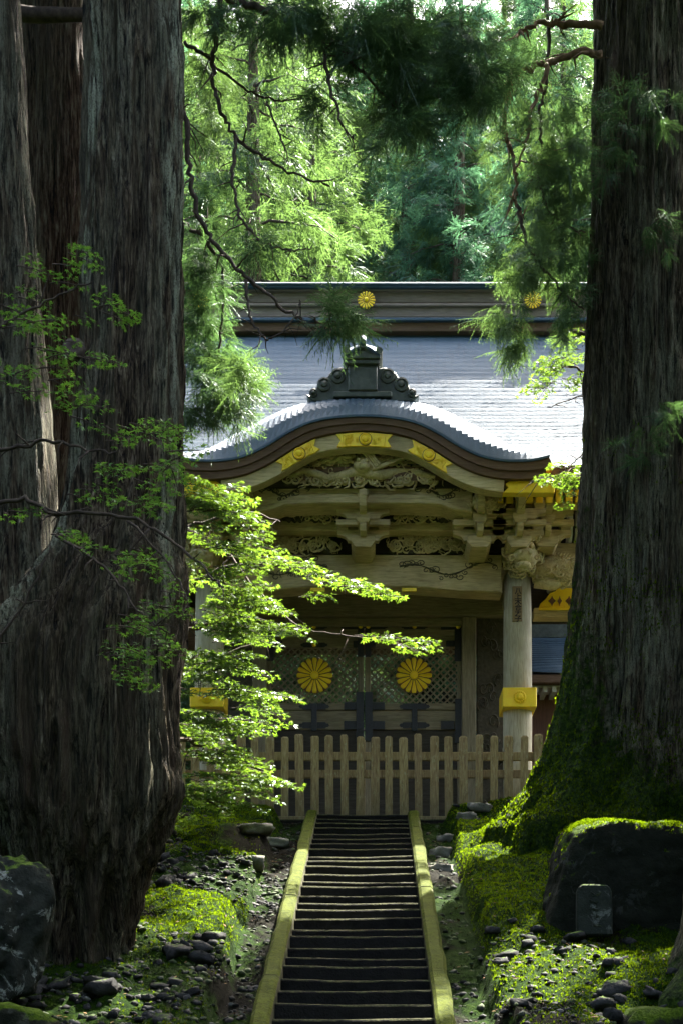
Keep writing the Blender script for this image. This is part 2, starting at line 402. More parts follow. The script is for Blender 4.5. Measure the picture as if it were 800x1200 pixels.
# ------------------------------------------------------------------ terrain
S0, SL = 5.886, 0.3613                      # stair nosing line: z at Y = 23.5 and slope
def zs(y): return np.clip(S0+SL*(np.asarray(y, float)-23.5), 0.0, S0)
def terrain(x, y):
    x = np.asarray(x, float); y = np.asarray(y, float)
    z = zs(y)
    ax = np.abs(x)
    edge = 1.36+.05*vnoise(y*1.7, x*0+3, x*0)+.05*np.floor(vnoise(y*.9, x*0+7, x*0)*2)
    bank = np.clip((ax-edge)/.16, 0, 1); bank = bank*bank*(3-2*bank)
    out = np.clip((ax-1.4)/6, 0, 1)
    on = np.clip((y-6.5)/2, 0, 1)*np.clip((24.2-y)/.9, 0, 1)
    mound = .14+.10*fbm(x*.8+3, y*.8, x*0+1, 3)+.07*fbm(x*2.6, y*2.6, x*0+5, 3)
    terr = .10*(np.abs(((y*.42+.15*vnoise(x*1.2, y*.5, x*0+9)) % 1)-.5)*2-.5)
    lump = .06*np.abs(fbm(x*3.6, y*3.6, x*0+11, 3))+.05*np.clip(fbm(x*1.5+4, y*1.5, x*0+6, 2), 0, 1)
    zb = z+(mound+terr+lump)*on+out*.25*on
    zin = z-.22
    z2 = np.where(ax < .93, zin-.10, zin+.05*fbm(x*6, y*4, x*0, 3)+.03)
    z2 = z2*on+(z-.03)*(1-on)
    res = z2*(1-bank)+zb*bank
    hill = np.clip(y-35, 0, 90); hill = hill*hill/(hill+9)*.74
    res = res+np.where(y > 35, hill+1.2*fbm(x*.07, y*.07, x*0+2, 3)*np.clip((y-35)/8, 0, 1), 0)
    res = res+np.clip(ax-14, 0, 40)*.22*np.clip((y-2)/20, 0, 1)
    return res
def axis(lo, hi, step, far, growth=1.18):
    a = list(np.arange(lo, hi+1e-6, step)); s = step; v = hi
    while v < far[1]: s *= growth; v += s; a.append(v)
    s = step; v = lo; b = []
    while v > far[0]: s *= growth; v -= s; b.append(v)
    return np.array(b[::-1]+a)
gx = axis(-5.2, 5.2, .062, (-180, 180)); gy = axis(9.0, 24.6, .076, (-60, 260))
GX, GY = np.meshgrid(gx, gy); GZ = terrain(GX, GY)
nx, ny = len(gx), len(gy)
idx = np.arange(nx*ny).reshape(ny, nx)
F = np.stack([idx[:-1,:-1], idx[:-1,1:], idx[1:,1:], idx[1:,:-1]], -1).reshape(-1, 4)
me = mesh_np('ground', np.stack([GX, GY, GZ], -1).reshape(-1, 3), F, True)
ax = np.abs(GX)
attr(me, 'moss', (np.where(ax > 1.3, .5, -.05)+.8*fbm(GX*.7, GY*.7, GX*0+4, 3)-np.clip((GY-24.5)/2, 0, 1)*1.5).ravel())
ground = obj_me('ground', me, M['ground']); tag(ground, kind='structure')

# ------------------------------------------------------------------ stair
stair = empty('stone_stair', (0, 7.3, 0)); tag(stair, kind='structure')
NST = 40; TR, RI = .4014, .145
r_ = random.Random(3)
for i in range(NST):
    y0 = 23.5-i*TR; z1 = S0-i*RI
    if z1 < .05: break
    m = MB(); n = 9; yo = r_.uniform(-.02, .02)
    # an uneven slab: nosing line wavers, corners worn
    top = []; vs = []; dz = r_.uniform(-.02, .02); tilt = r_.uniform(-.012, .012)
    prof = [(0.0, -.20), (0.0, -.022), (.010, -.007), (.026, 0.0), (.62, .004), (.62, -.20)]
    for k in range(n):
        x = -.745+1.49*k/(n-1); wy = .012*float(vnoise(x*2.1+i*7.3, i*1.7, 2.0))+yo; wz = .007*float(vnoise(x*1.8+i*5.1, i*3.7, 6.0))+dz+tilt*x-.010*math.exp(-(x/.4)**2)
        for (py, pz) in prof: vs.append((x, y0+py+(wy if py < .3 else 0), z1+pz+(wz if pz > -.15 else 0)))
    q = len(prof); fs = []
    for k in range(n-1):
        for j in range(q):
            j2 = (j+1) % q; fs.append((k*q+j, k*q+j2, (k+1)*q+j2, (k+1)*q+j))
    fs.append(tuple(range(q))[::-1]); fs.append(tuple(range((n-1)*q, n*q)))
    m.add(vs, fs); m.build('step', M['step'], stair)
for s in (-1, 1):
    y = 23.62; first = True
    while y > 7.6:
        L = r_.uniform(1.3, 2.4); ya = max(y-L, 7.4)
        m = MB(); n = max(4, int((y-ya)/.18)); vs = []; q = 6
        o1 = r_.uniform(-.006, .008)
        for k in range(n+1):
            yy = y-.006-(y-ya-.012)*k/n; zz = float(S0+SL*(yy-23.5)); zz = min(zz, S0+.01)+.085+o1
            zz += .012*float(vnoise(yy*3.1, s*5.0, 1.0)); xw = .012*float(vnoise(yy*2.3, s*9.0, 4.0))
            xi, xo = .747+xw*.3, .925+xw
            for (xx, dz) in ((xi, -.40), (xi, -.03), (xi+.03, 0), (xo-.035, .003), (xo, -.035), (xo+.01, -.40)):
                vs.append((s*xx, yy, zz+dz))
        fs = []
        for k in range(n):
            for j in range(q):
                j2 = (j+1) % q; f = (k*q+j, k*q+j2, (k+1)*q+j2, (k+1)*q+j); fs.append(f if s > 0 else f[::-1])
        e0 = tuple(range(q)); e1 = tuple(range(n*q, (n+1)*q)); fs.append(e0[::-1] if s > 0 else e0); fs.append(e1 if s > 0 else e1[::-1])
        m.add(vs, fs).build('stair_kerb', M['kerb'], stair); y = ya
# top landing in front of the fence
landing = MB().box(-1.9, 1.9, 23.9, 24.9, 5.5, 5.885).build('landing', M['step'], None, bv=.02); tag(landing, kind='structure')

# ------------------------------------------------------------------ picket fence
FY = 24.15
fence = empty('picket_fence', (0, FY, 5.86)); tag(fence, 'weathered wooden picket fence across the top of the stone steps', 'fence')
zt, zb = Z(862, FY), 5.86
hp = zt-zb
def picket_mesh(i):
    rr = random.Random(100+i); wd = rr.uniform(.060, .074)
    m = MB(); b = rr.uniform(.02, .035)
    m.add([(-wd,-.03,0),(wd,-.03,0),(wd,.03,0),(-wd,.03,0),(-wd,-.03,hp-b),(wd,-.03,hp-b),(wd,.03,hp-b),(-wd,.03,hp-b),
           (-wd+b,-.018,hp),(wd-b,-.018,hp),(wd-b,.018,hp),(-wd+b,.018,hp)],
          [(0,3,2,1),(0,1,5,4),(1,2,6,5),(2,3,7,6),(3,0,4,7),(4,5,9,8),(5,6,10,9),(6,7,11,10),(7,4,8,11),(8,9,10,11)])
    me = m.mesh('picket'); me.materials.append(M['fence']); return me
pks = [picket_mesh(i) for i in range(9)]
px = 421.0-17.45*14
for i in range(31):
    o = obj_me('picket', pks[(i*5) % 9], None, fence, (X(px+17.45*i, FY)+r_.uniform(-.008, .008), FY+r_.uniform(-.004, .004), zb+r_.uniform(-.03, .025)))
    o.rotation_euler = (r_.uniform(-.01, .01), r_.uniform(-.014, .014), 0)
xl, xr = X(170, FY), X(708, FY)
for (ya, yb) in ((881, 891), (902, 911.5)):
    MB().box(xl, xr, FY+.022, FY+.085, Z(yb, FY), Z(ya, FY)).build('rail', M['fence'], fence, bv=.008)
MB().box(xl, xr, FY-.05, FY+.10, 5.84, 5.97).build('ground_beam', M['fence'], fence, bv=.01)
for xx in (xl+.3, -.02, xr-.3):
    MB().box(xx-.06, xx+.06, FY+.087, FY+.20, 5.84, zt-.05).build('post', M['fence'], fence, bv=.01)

# ------------------------------------------------------------------ temple gate
GC = 426.0
gate = empty('temple_gate', (0, 25.9, 5.86))
tag(gate, 'weathered wooden temple gate with undulating gable, gilt crests and blue copper roof', 'gate')
def gx_(dx, Y): return dx*Y/FPX             # half-width in photo pixels measured from the gate axis
def pw(dx, py, Y): return (gx_(dx, Y), Z(py, Y))
platform = MB().box(-4.6, 4.6, 24.95, 33.2, 5.4, 5.87).build('stone_platform', M['base_stone'], gate, bv=.02)
# front and rear columns
CY = 25.9; CXH = 2.80
for s in (-1, 1):
    for yy in (CY, 33.0-.9):
        m = MB(); m.lathe([(.40,5.85),(.40,5.98),(.33,6.06),(.31,6.10)], (s*CXH, yy, 0), sides=24)
        b = m.build('column_base', M['base_stone'], gate)
        m = MB(); m.lathe([(.235,6.05),(.262,7.0),(.265,8.5),(.255,10.0),(.235,10.68)], (s*CXH, yy, 0), sides=32)
        c = m.build('column', M['column'] if 'column' in M else M['wood_v'], gate, smooth=True)
        if yy == CY:
            # gilt cap on the end of the through-tie, with its chrysanthemum boss
            w2 = .305; z0, z1 = Z(829, CY-.38), Z(806, CY-.38)
            m = MB(); m.box(s*CXH-w2, s*CXH+w2, CY-.40, CY+.34, z0, z1)
            gb = m.build('gilt_tie_cap', M['gold'], c, bv=.012)
            m = MB(); zc = (z0+z1)/2; xc = s*CXH
            m.lathe([(.115,0.0),(.115,.02),(.10,.035)], (xc, CY-.395, zc), 'y', 24)
            for k in range(16):
                a = 2*PI*k/16; m.ball((xc+.088*math.cos(a), CY-.425, zc+.088*math.sin(a)), .024, 8, 5, (1,.7,1))
            m.lathe([(.068,0.03),(.064,.06),(.03,.075)], (xc, CY-.395, zc), 'y', 20)
            m.build('chrysanthemum_boss', M['gold'], c, smooth=False)

# doors, posts and lintels on the door line
DY = 28.0
def dX(px): return X(px, DY)-X(425.5, DY)
def dZ(py): return Z(py, DY)
box_part('lintel', M['door'], gate, -2.75, 2.75, DY-.25, DY+.25, dZ(726), dZ(702))
box_part('lintel', M['wood'], gate, -2.75, 2.75, DY-.36, DY+.30, dZ(701.6), dZ(672))
box_part('lintel', M['dark'], gate, -2.75, 2.75, DY-.10, DY+.20, dZ(671.6), dZ(630))
box_part('head_rail', M['door'], gate, dX(310), -dX(310), DY-.12, DY+.14, dZ(736), dZ(726.4))
for s in (-1, 1):
    box_part('door_post', M['door_v'], gate, *sorted((s*dX(539), s*dX(555.5))), DY-.18, DY+.18, 5.87, dZ(726.4))
    # dark carved wing panel between door post and column
    xa, xb = sorted((s*dX(557), s*dX(592)))
    wp = box_part('carved_wing_panel', M['carve_dark'], gate, xa, xb, DY-.06, DY+.06, 5.87, dZ(716))
    rr = random.Random(40+s); m = MB()
    for k in range(26):
        cx = rr.uniform(xa+.09, xb-.09); cz = rr.uniform(6.6, dZ(732)); R = rr.uniform(.05, .12); a0 = rr.uniform(0, 6.3); d = rr.choice((-1, 1))
        pts = []; rad = []
        for q in range(14):
            u = q/13; a = a0+d*u*7.0; r0 = R*(1-.8*u); pts.append((cx+r0*math.cos(a), DY-.07-.035*u, cz+r0*1.5*math.sin(a))); rad.append(.022*(1-.5*u))
        m.tube(pts, rad, 5)
    tag(m.build('dragon_relief', M['carve_dark'], wp, smooth=True), kind='stuff')
    box_part('side_beam', M['wood'], gate, *sorted((s*(CXH-.11), s*(CXH+.11))), CY+.26, DY+.1, Z(700, 27), Z(668, 27))
    box_part('side_beam', M['wood'], gate, *sorted((s*(CXH-.09), s*(CXH+.09))), CY+.26, DY+.1, 7.75, 8.0)
def chrysanthemum(name, xc, y, zc, R, parent, mats):
    m = MB(); m.cur = 1
    m.lathe([(R*.985,0),(R*.985,.02),(R*.93,.028)], (xc, y, zc), 'y', 48); m.cur = 0
    for k in range(16):
        a = 2*PI*k/16; ca, sa = math.cos(a), math.sin(a); vs = []; fs = []
        prof = [(.20,.034,.0),(.34,.060,.6),(.60,.108,.95),(.82,.146,1.0),(.93,.130,.9),(.985,.07,.55)]
        for (r0, hw, hh) in prof:
            for t_, hz in ((-1,0),(-.6,.75),(0,1),(.6,.75),(1,0)):
                u, v = r0*R, t_*hw*R
                vs.append((xc+u*ca-v*sa, y-.022-.055*R*1.5*hh*hz, zc+u*sa+v*ca))
        for i in range(len(prof)-1):
            for j in range(4): fs.append((i*5+j, i*5+j+1, (i+1)*5+j+1, (i+1)*5+j))
        m.add(vs, fs)
    m.lathe([(R*.235,.02),(R*.235,.045+.05*R),(R*.19,.06+.07*R),(R*.08,.065+.09*R)], (xc, y, zc), 'y', 24)
    return m.build(name, mats, parent)
GM = [M['gold'], M['gold_line']]
def lattice(x0, x1, z0, z1, y, sp, wd):
    m = MB(); step = sp*math.sqrt(2)
    for sg, yy in ((1, y), (-1, y+.022)):
        c = -20*step if False else 0
        lo = (z0-x1) if sg > 0 else (z0+x0); hi = (z1-x0) if sg > 0 else (z1+x1)
        k = math.floor(lo/step)
        while k*step < hi:
            b = k*step; k += 1            # line z = sg*x + b
            xa, xb = x0, x1
            if sg > 0: xa = max(xa, z0-b); xb = min(xb, z1-b)
            else: xa = max(xa, b-z1); xb = min(xb, b-z0)
            if xb-xa < .02: continue
            o = wd/math.sqrt(2)
            m.prism([(xa-o/2, sg*xa+b+sg*o/2), (xa+o/2, sg*xa+b-sg*o/2), (xb+o/2, sg*xb+b-sg*o/2), (xb-o/2, sg*xb+b+sg*o/2)], yy, yy+.02)
    return m
for s in (-1, 1):
    lf = box_part('door', M['door_v'], gate, *sorted((s*.012, s*.125)), DY-.05, DY+.05, 5.95, dZ(736.4))        # meeting stile carries the leaf
    def sub(name, mat, x0, x1, y0, y1, z0, z1, bv=.01):
        xa, xb = sorted((s*x0, s*x1)); return box_part(name, mat, lf, xa, xb, y0, y1, z0, z1, bv)
    xo = dX(538.5); xi = dX(534)
    sub('stile', M['door_v'], xi, xo, DY-.05, DY+.05, 5.95, dZ(736.4))
    sub('rail', M['door'], .126, xi-.001, DY-.045, DY+.045, dZ(746), dZ(736.4))
    sub('rail', M['door'], .126, xi-.001, DY-.045, DY+.045, dZ(760), dZ(751))
    sub('panel', M['door'], .126, xi-.001, DY-.01, DY+.02, dZ(751), dZ(746))
    sub('rail', M['door'], .126, xi-.001, DY-.045, DY+.045, dZ(833), dZ(825))
    sub('panel', M['door'], .126, xi-.001, DY-.015, DY+.02, dZ(846), dZ(833))
    sub('rail', M['door'], .126, xi-.001, DY-.045, DY+.045, dZ(856), dZ(846))
    sub('panel', M['dark'], .126, xi-.001, DY-.015, DY+.02, 6.1, dZ(856))
    sub('rail', M['door'], .126, xi-.001, DY-.045, DY+.045, 5.95, 6.1)
    sub('muntin', M['door_v'], dX(484)-.05, dX(484)+.05, DY-.043, DY-.016, dZ(846), dZ(833))
    xa, xb = sorted((s*.126, s*(xi-.001)))
    lattice(xa, xb, dZ(825), dZ(760), DY-.022, .096, .030).build('lattice', M['door_v'], lf)
    chrysanthemum('chrysanthemum_crest', s*dX(483.3), DY-.055, dZ(793), .355, lf, GM)
    # black iron straps and gilt studs
    def strap(xc, zc, hw, hh, y=DY-.062):
        m = MB(); e = hh*.9
        pts = [(-hw, 0), (-hw+e*.5, hh*.55), (-hw+e*1.1, hh*.55), (-hw+e*1.5, hh), (hw-e*1.5, hh), (hw-e*1.1, hh*.55), (hw-e*.5, hh*.55), (hw, 0),
               (hw-e*.5, -hh*.55), (hw-e*1.1, -hh*.55), (hw-e*1.5, -hh), (-hw+e*1.5, -hh), (-hw+e*1.1, -hh*.55), (-hw+e*.5, -hh*.55)]
        m.prism([(s*(xc)+a, zc+b) for a, b in pts], y, y+.02); return m.build('iron_strap', M['iron'], lf)
    def stud(xc, zc): MB().lathe([(.045,0),(.045,.012),(.028,.03),(.01,.034)], (s*xc, DY-.066, zc), 'y', 12).build('stud', M['gold'], lf)
    xm = dX(484)
    strap(xm, dZ(735.5), .27, .05); stud(xm, dZ(735.5)); strap(xm, dZ(757), .27, .045); stud(xm, dZ(757))
    strap(.22, dZ(735.5), .25, .05); stud(.075, dZ(735.5))
    strap(xm, dZ(829), .30, .06); strap(xm, dZ(851), .30, .06)
    def plate(x0, x1, py0, py1, y=DY-.075):
        xa, xb = sorted((s*x0, s*x1)); MB().box(xa, xb, y, y+.03, dZ(py1), dZ(py0)).build('iron_plate', M['iron'], lf, bv=.006)
    plate(.013, .13, 736, 771); plate(.013, .22, 752, 760, DY-.07); plate(.011, .16, 812, 870); plate(.16, .40, 824, 833, DY-.068); plate(.16, .40, 846, 856, DY-.068)
    plate(xo-.13, xo, 734, 776); plate(xo-.40, xo-.13, 732, 739, DY-.07); plate(xo-.30, xo-.13, 752, 759, DY-.07); plate(xo-.12, xo+.02, 820, 872)
    plate(xo-.40, xo-.13, 846, 856, DY-.07); plate(xm-.055, xm+.055, 826, 858, DY-.08); stud(xo-.06, dZ(736))

# carving helpers
def curl(m, rr, cx, cz, R, y, tr, turns=1.35, tail=1.0, sx=1.0):
    a0 = rr.uniform(0, 2*PI); d = rr.choice((-1, 1)); pts = []; rad = []; nq = 18
    for q in range(nq):
        u = q/(nq-1); a = a0+d*u*turns*2*PI; r0 = R*(1-.82*u)
        pts.append((cx+sx*r0*math.cos(a), y-.05*u*R/.1, cz+r0*math.sin(a))); rad.append(tr*(1.0-.35*u))
    if tail:
        tx, tz = math.sin(a0)*d, -math.cos(a0)*d; tl = []
        for q in range(7, 0, -1):
            u = q/7; wv = .35*R*math.sin(u*5)
            tl.append((cx+R*math.cos(a0)*sx+(tx*R*1.7*u*tail+math.cos(a0)*wv)*sx, y+.02*u, cz+R*math.sin(a0)+tz*R*1.7*u*tail+math.sin(a0)*wv))
        pts = tl+pts; rad = [tr*(.25+.75*(1-q/7)) for q in range(7, 0, -1)]+rad
    m.tube(pts, rad, 6)
def ribbon(m, rr, p0, p1, amp, y, tr, waves=2.5):
    pts = []; rad = []; dx, dz = p1[0]-p0[0], p1[1]-p0[1]; L = math.hypot(dx, dz); nx_, nz_ = -dz/L, dx/L; ph = rr.uniform(0, 6)
    for q in range(22):
        u = q/21; a = amp*math.sin(ph+u*waves*2*PI)*(.35+.65*u)
        pts.append((p0[0]+dx*u+nx_*a, y-.03*math.sin(u*PI)+rr.uniform(-.004, .004), p0[1]+dz*u+nz_*a)); rad.append(tr*(1-.7*u))
    m.tube(pts, rad, 5)
def relief(m, x0, x1, z0, z1, y, amp, sc_, seed, inside=None, n=64):
    nzn = max(6, int(n*(z1-z0)/(x1-x0)))
    xs = np.linspace(x0, x1, n); zz = np.linspace(z0, z1, nzn); XX, ZZ = np.meshgrid(xs, zz)
    hgt = 1-np.abs(fbm(XX*sc_+seed*3.1, ZZ*sc_*1.25, XX*0+seed, 3))*1.5
    YY = y-amp*np.clip(hgt, -.4, 1)
    vs = np.stack([XX, YY, ZZ], -1).reshape(-1, 3).tolist(); fs = []
    for j in range(nzn-1):
        for i in range(n-1):
            if inside and not inside((xs[i]+xs[i+1])/2, (zz[j]+zz[j+1])/2): continue
            fs.append((j*n+i, j*n+i+1, (j+1)*n+i+1, (j+1)*n+i))
    m.cur = 1; m.add(vs, fs); m.cur = 0
def scrollwork(m, rr, dxs, py, Y, s, hgt):
    """running vine scroll incised on a beam face"""
    x0, x1 = gx_(dxs[0], Y), gx_(dxs[1], Y); z = Z(py, Y); n = 3; pts = []
    for q in range(40):
        u = q/39; pts.append((s*(x0+(x1-x0)*u), Y-.003, z+hgt*.42*math.sin(u*PI*n*.9+.5)*(.6+.4*u)))
    m.tube(pts, [.009+.009*abs(math.sin(q*.35)) for q in range(40)], 5)
    for k in range(20):
        u = (k+.5)/20; cx = s*(x0+(x1-x0)*u); cz = z+hgt*.42*math.sin(u*PI*n*.9+.5)+rr.uniform(-.3, .3)*hgt
        curl(m, rr, cx, cz, hgt*rr.uniform(.13, .30), Y+.008, .0105, 1.15, .9, 1.25)

# beams and friezes, stepping forward as they rise
KY = 25.70
top = [pw(dx, 650, KY) for dx in (-162,-120,-60,0,60,120,162)]
bot = [pw(dx, py, KY) for dx, py in ((-162,695),(-120,693),(-60,688.5),(0,687.5),(60,688.5),(120,693),(162,695))]
kb = MB().band(top, bot, KY, KY+.42).build('arched_tie_beam', M['wood'], gate, bv=.012)
top = [pw(dx, 683, KY) for dx in (-160,-110,-88,-60,0,60,88,110,160)]
bot = [pw(dx, py, KY) for dx, py in ((-160,694),(-110,692.5),(-88,690),(-60,687.5),(0,686.6),(60,687.5),(88,690),(110,692.5),(160,694))]
MB().band(top, bot, KY-.03, KY-.001).build('beam_lip', M['wood'], kb, bv=.008)
for s in (-1, 1):
    rr = random.Random(60+s); m = MB(); scrollwork(m, rr, (42, 156), 667, KY, s, .30); m.build('scroll_relief', M['scroll'], kb, smooth=True)
    xa, xb = sorted((s*gx_(45, KY), s*gx_(62, KY)))
    MB().box(xa, xb, KY-.05, KY-.001, Z(694, KY), Z(690, KY)).build('gilt_strip', M['gold'], kb)
# lower carved frieze
LFY = 25.62
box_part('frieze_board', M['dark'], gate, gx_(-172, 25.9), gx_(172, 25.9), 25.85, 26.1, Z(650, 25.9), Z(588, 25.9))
for j, (a, b) in enumerate(((-120, -30), (30, 122))):
    rr = random.Random(80+j); m = MB(); x0, x1 = gx_(a, LFY), gx_(b, LFY); z0, z1 = Z(648, LFY), Z(622, LFY)
    relief(m, x0, x1, z0, z1-.02, LFY+.10, .09, 9, 3+j, lambda x, z, x0=x0, x1=x1, z0=z0, z1=z1: (abs((x-(x0+x1)/2)/((x1-x0)/2))**3+max(0, (z-z0)/(z1-z0)-.25)**2*1.3) < 1.0)
    for k in range(62):
        u = rr.uniform(-1, 1); cx = (x0+x1)/2+u*(x1-x0)*.46; cz = rr.uniform(z0+.06, z1-.05-.12*abs(u)**3)
        curl(m, rr, cx, cz, rr.uniform(.05, .11), LFY+rr.uniform(-.03, .05), rr.uniform(.014, .024))
    for k in range(8):
        cx = rr.uniform(x0+.3, x1-.3); ribbon(m, rr, (cx, z0+.1), (cx+rr.uniform(-.5, .5), z1-rr.uniform(.02, .14)), .05, LFY-.03, .022, 1.2)
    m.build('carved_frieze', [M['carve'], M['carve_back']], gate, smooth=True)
# middle beam
MY = 25.35
box_part('middle_beam', M['wood'], gate, gx_(-176, MY), gx_(176, MY), MY, MY+.30, Z(622, MY), Z(608.5, MY))
UFY = 25.2
for j, (a, b) in enumerate(((-122, -30), (30, 124))):
    rr = random.Random(90+j); m = MB(); x0, x1 = gx_(a, UFY), gx_(b, UFY); z0, z1 = Z(610, UFY), Z(592, UFY)
    relief(m, x0, x1, z0, z1, UFY+.10, .09, 11, 13+j)
    for k in range(42):
        cx = rr.uniform(x0+.05, x1-.05); cz = rr.uniform(z0+.02, z1-.03)
        curl(m, rr, cx, cz, rr.uniform(.035, .08), UFY+rr.uniform(-.03, .04), rr.uniform(.012, .02), 1.2)
    for q in range(3):
        sg = 1 if b > 0 else -1
        ribbon(m, rr, (sg*gx_(32, UFY), Z(604-q*3, UFY)), (sg*gx_(78, UFY), Z(593, UFY)), .035, UFY-.06, .03, .7)
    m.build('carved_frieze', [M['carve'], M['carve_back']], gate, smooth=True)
# upper arched beam
UY = 24.62
top = [pw(dx, 566, UY) for dx in (-128,-108,-88,-60,0,60,88,108,128)]
bot = [pw(dx, py, UY) for dx, py in ((-128,601),(-108,598),(-92,592.5),(-60,591),(0,590.5),(60,591),(92,592.5),(108,598),(128,601))]
ub = MB().band(top, bot, UY, UY+.5).build('arched_cross_beam', M['wood'], gate, bv=.012)
top = [pw(dx, py, UY) for dx, py in ((-126,597),(-104,592),(-84,582),(-60,580),(0,579.5),(60,580),(84,582),(104,592),(126,597))]
bot = [pw(dx, py, UY) for dx, py in ((-127,600.5),(-107,597.5),(-91,592),(-60,590.4),(0,590),(60,590.4),(91,592),(107,597.5),(127,600.5))]
MB().band(top, bot, UY-.035, UY-.001).build('beam_lip', M['wood'], ub, bv=.008)
for s in (-1, 1):
    rr = random.Random(70+s); m = MB(); scrollwork(m, rr, (62, 124), 576, UY, s, .22); m.build('scroll_relief', M['scroll'], ub, smooth=True)
    # carved flower boss closing the beam end
    rr = random.Random(74+s); m = MB(); cx, cz = s*gx_(142, UY), Z(587, UY)
    m.ball((cx, UY+.06, cz), .21, 16, 10, (1.15,.6,.85))
    for k in range(30):
        a = rr.uniform(0, 6.3); r0 = .23*math.sqrt(rr.random()); curl(m, rr, cx+1.15*r0*math.cos(a), cz+.85*r0*math.sin(a), rr.uniform(.035, .07), UY-.06+r0*.35, .017, 1.2, .6)
    m.build('flower_boss', M['carve'], gate, smooth=True)

# bracket sets
def bracket(xc, Y, parent, py=(646, 633, 622, 611.5, 603.5, 592), corner=False):
    z = [Z(p, Y) for p in py]
    m = MB(); h1 = gx_(9.5, Y); h2 = gx_(14, Y); zm = z[0]+(z[1]-z[0])*.5
    m.prism([(xc-h1, z[0]), (xc+h1, z[0]), (xc+h2, zm), (xc+h2, z[1]), (xc-h2, z[1]), (xc-h2, zm)], Y-.22, Y+.75)
    root = m.build('bracket_set', M['wood'], parent, bv=.008)
    def arm(za, zb, hw, y0, y1):
        e = (zb-za); a = gx_(hw, Y); pl = [(xc-a, zb), (xc+a, zb), (xc+a, za+e*.55)]
        for q in range(6):
            u = q/5; pl.append((xc+a-.18*math.sin(u*PI/2), za+e*.55*(math.cos(u*PI/2))*.98))
        for q in range(5, -1, -1):
            u = q/5; pl.append((xc-a+.18*math.sin(u*PI/2), za+e*.55*(math.cos(u*PI/2))*.98))
        pl.append((xc-a, za+e*.55)); MB().prism(pl, y0, y1).build('bracket_arm', M['wood'], root)
    def masu(x, y, za, zb, hw=7.0):
        a = gx_(hw, Y); b = a*.72; zm_ = za+(zb-za)*.45; d = .085
        m = MB(); rings = [(b, d*.72, za), (a, d, zm_), (a, d, zb)]; vs = []
        for (hx, hy, zz) in rings: vs += [(x-hx,y-hy,zz), (x+hx,y-hy,zz), (x+hx,y+hy,zz), (x-hx,y+hy,zz)]
        fs = [(3,2,1,0)]+[(i*4+j, i*4+(j+1)%4, (i+1)*4+(j+1)%4, (i+1)*4+j) for i in range(2) for j in range(4)]+[(8,9,10,11)]
        m.add(vs, fs).build('bearing_block', M['wood'], root)
    def nose(za, zb, y0, y1, hw):
        a = gx_(hw, Y); e = zb-za
        pl = [(y1, zb), (y0, zb), (y0-.05, zb-e*.35), (y0, za+e*.15), (y0+.10, za), (y1, za)]
        MB().prism_x(pl, xc-a, xc+a).build('bracket_nose', M['wood'], root, bv=.006)
    arm(z[1]-.03, z[2], 30, Y-.055, Y+.08)
    for dx in (-23.5, 0, 23.5): masu(xc+gx_(dx, Y), Y+.0, z[2]+.001, z[3])
    nose(z[1]-.02, z[2]-.002, Y-.42, Y+.05, 3.6); masu(xc, Y-.34, z[2]+.001, z[3], 8.2)
    arm(z[3]+.001-.06, z[4], 30.5, Y-.30, Y-.17)
    for dx in (-23.5, 23.5): masu(xc+gx_(dx, Y), Y-.24, z[4]+.001, z[5])
    nose(z[3]+.002-.03, z[5]+.02, Y-.66, Y-.05, 4.2); masu(xc, Y-.50, z[4]+.06, z[5]+.05, 6.5)
    MB().box(xc-gx_(31, Y), xc+gx_(31, Y), Y-.28, Y-.19, z[3]-.16, z[3]-.062).build('bracket_tie', M['wood'], root, bv=.006)
    return root
for dx in (0, 135, -135, 181, -181):
    bracket(gx_(dx, 25.12), 25.12, gate)
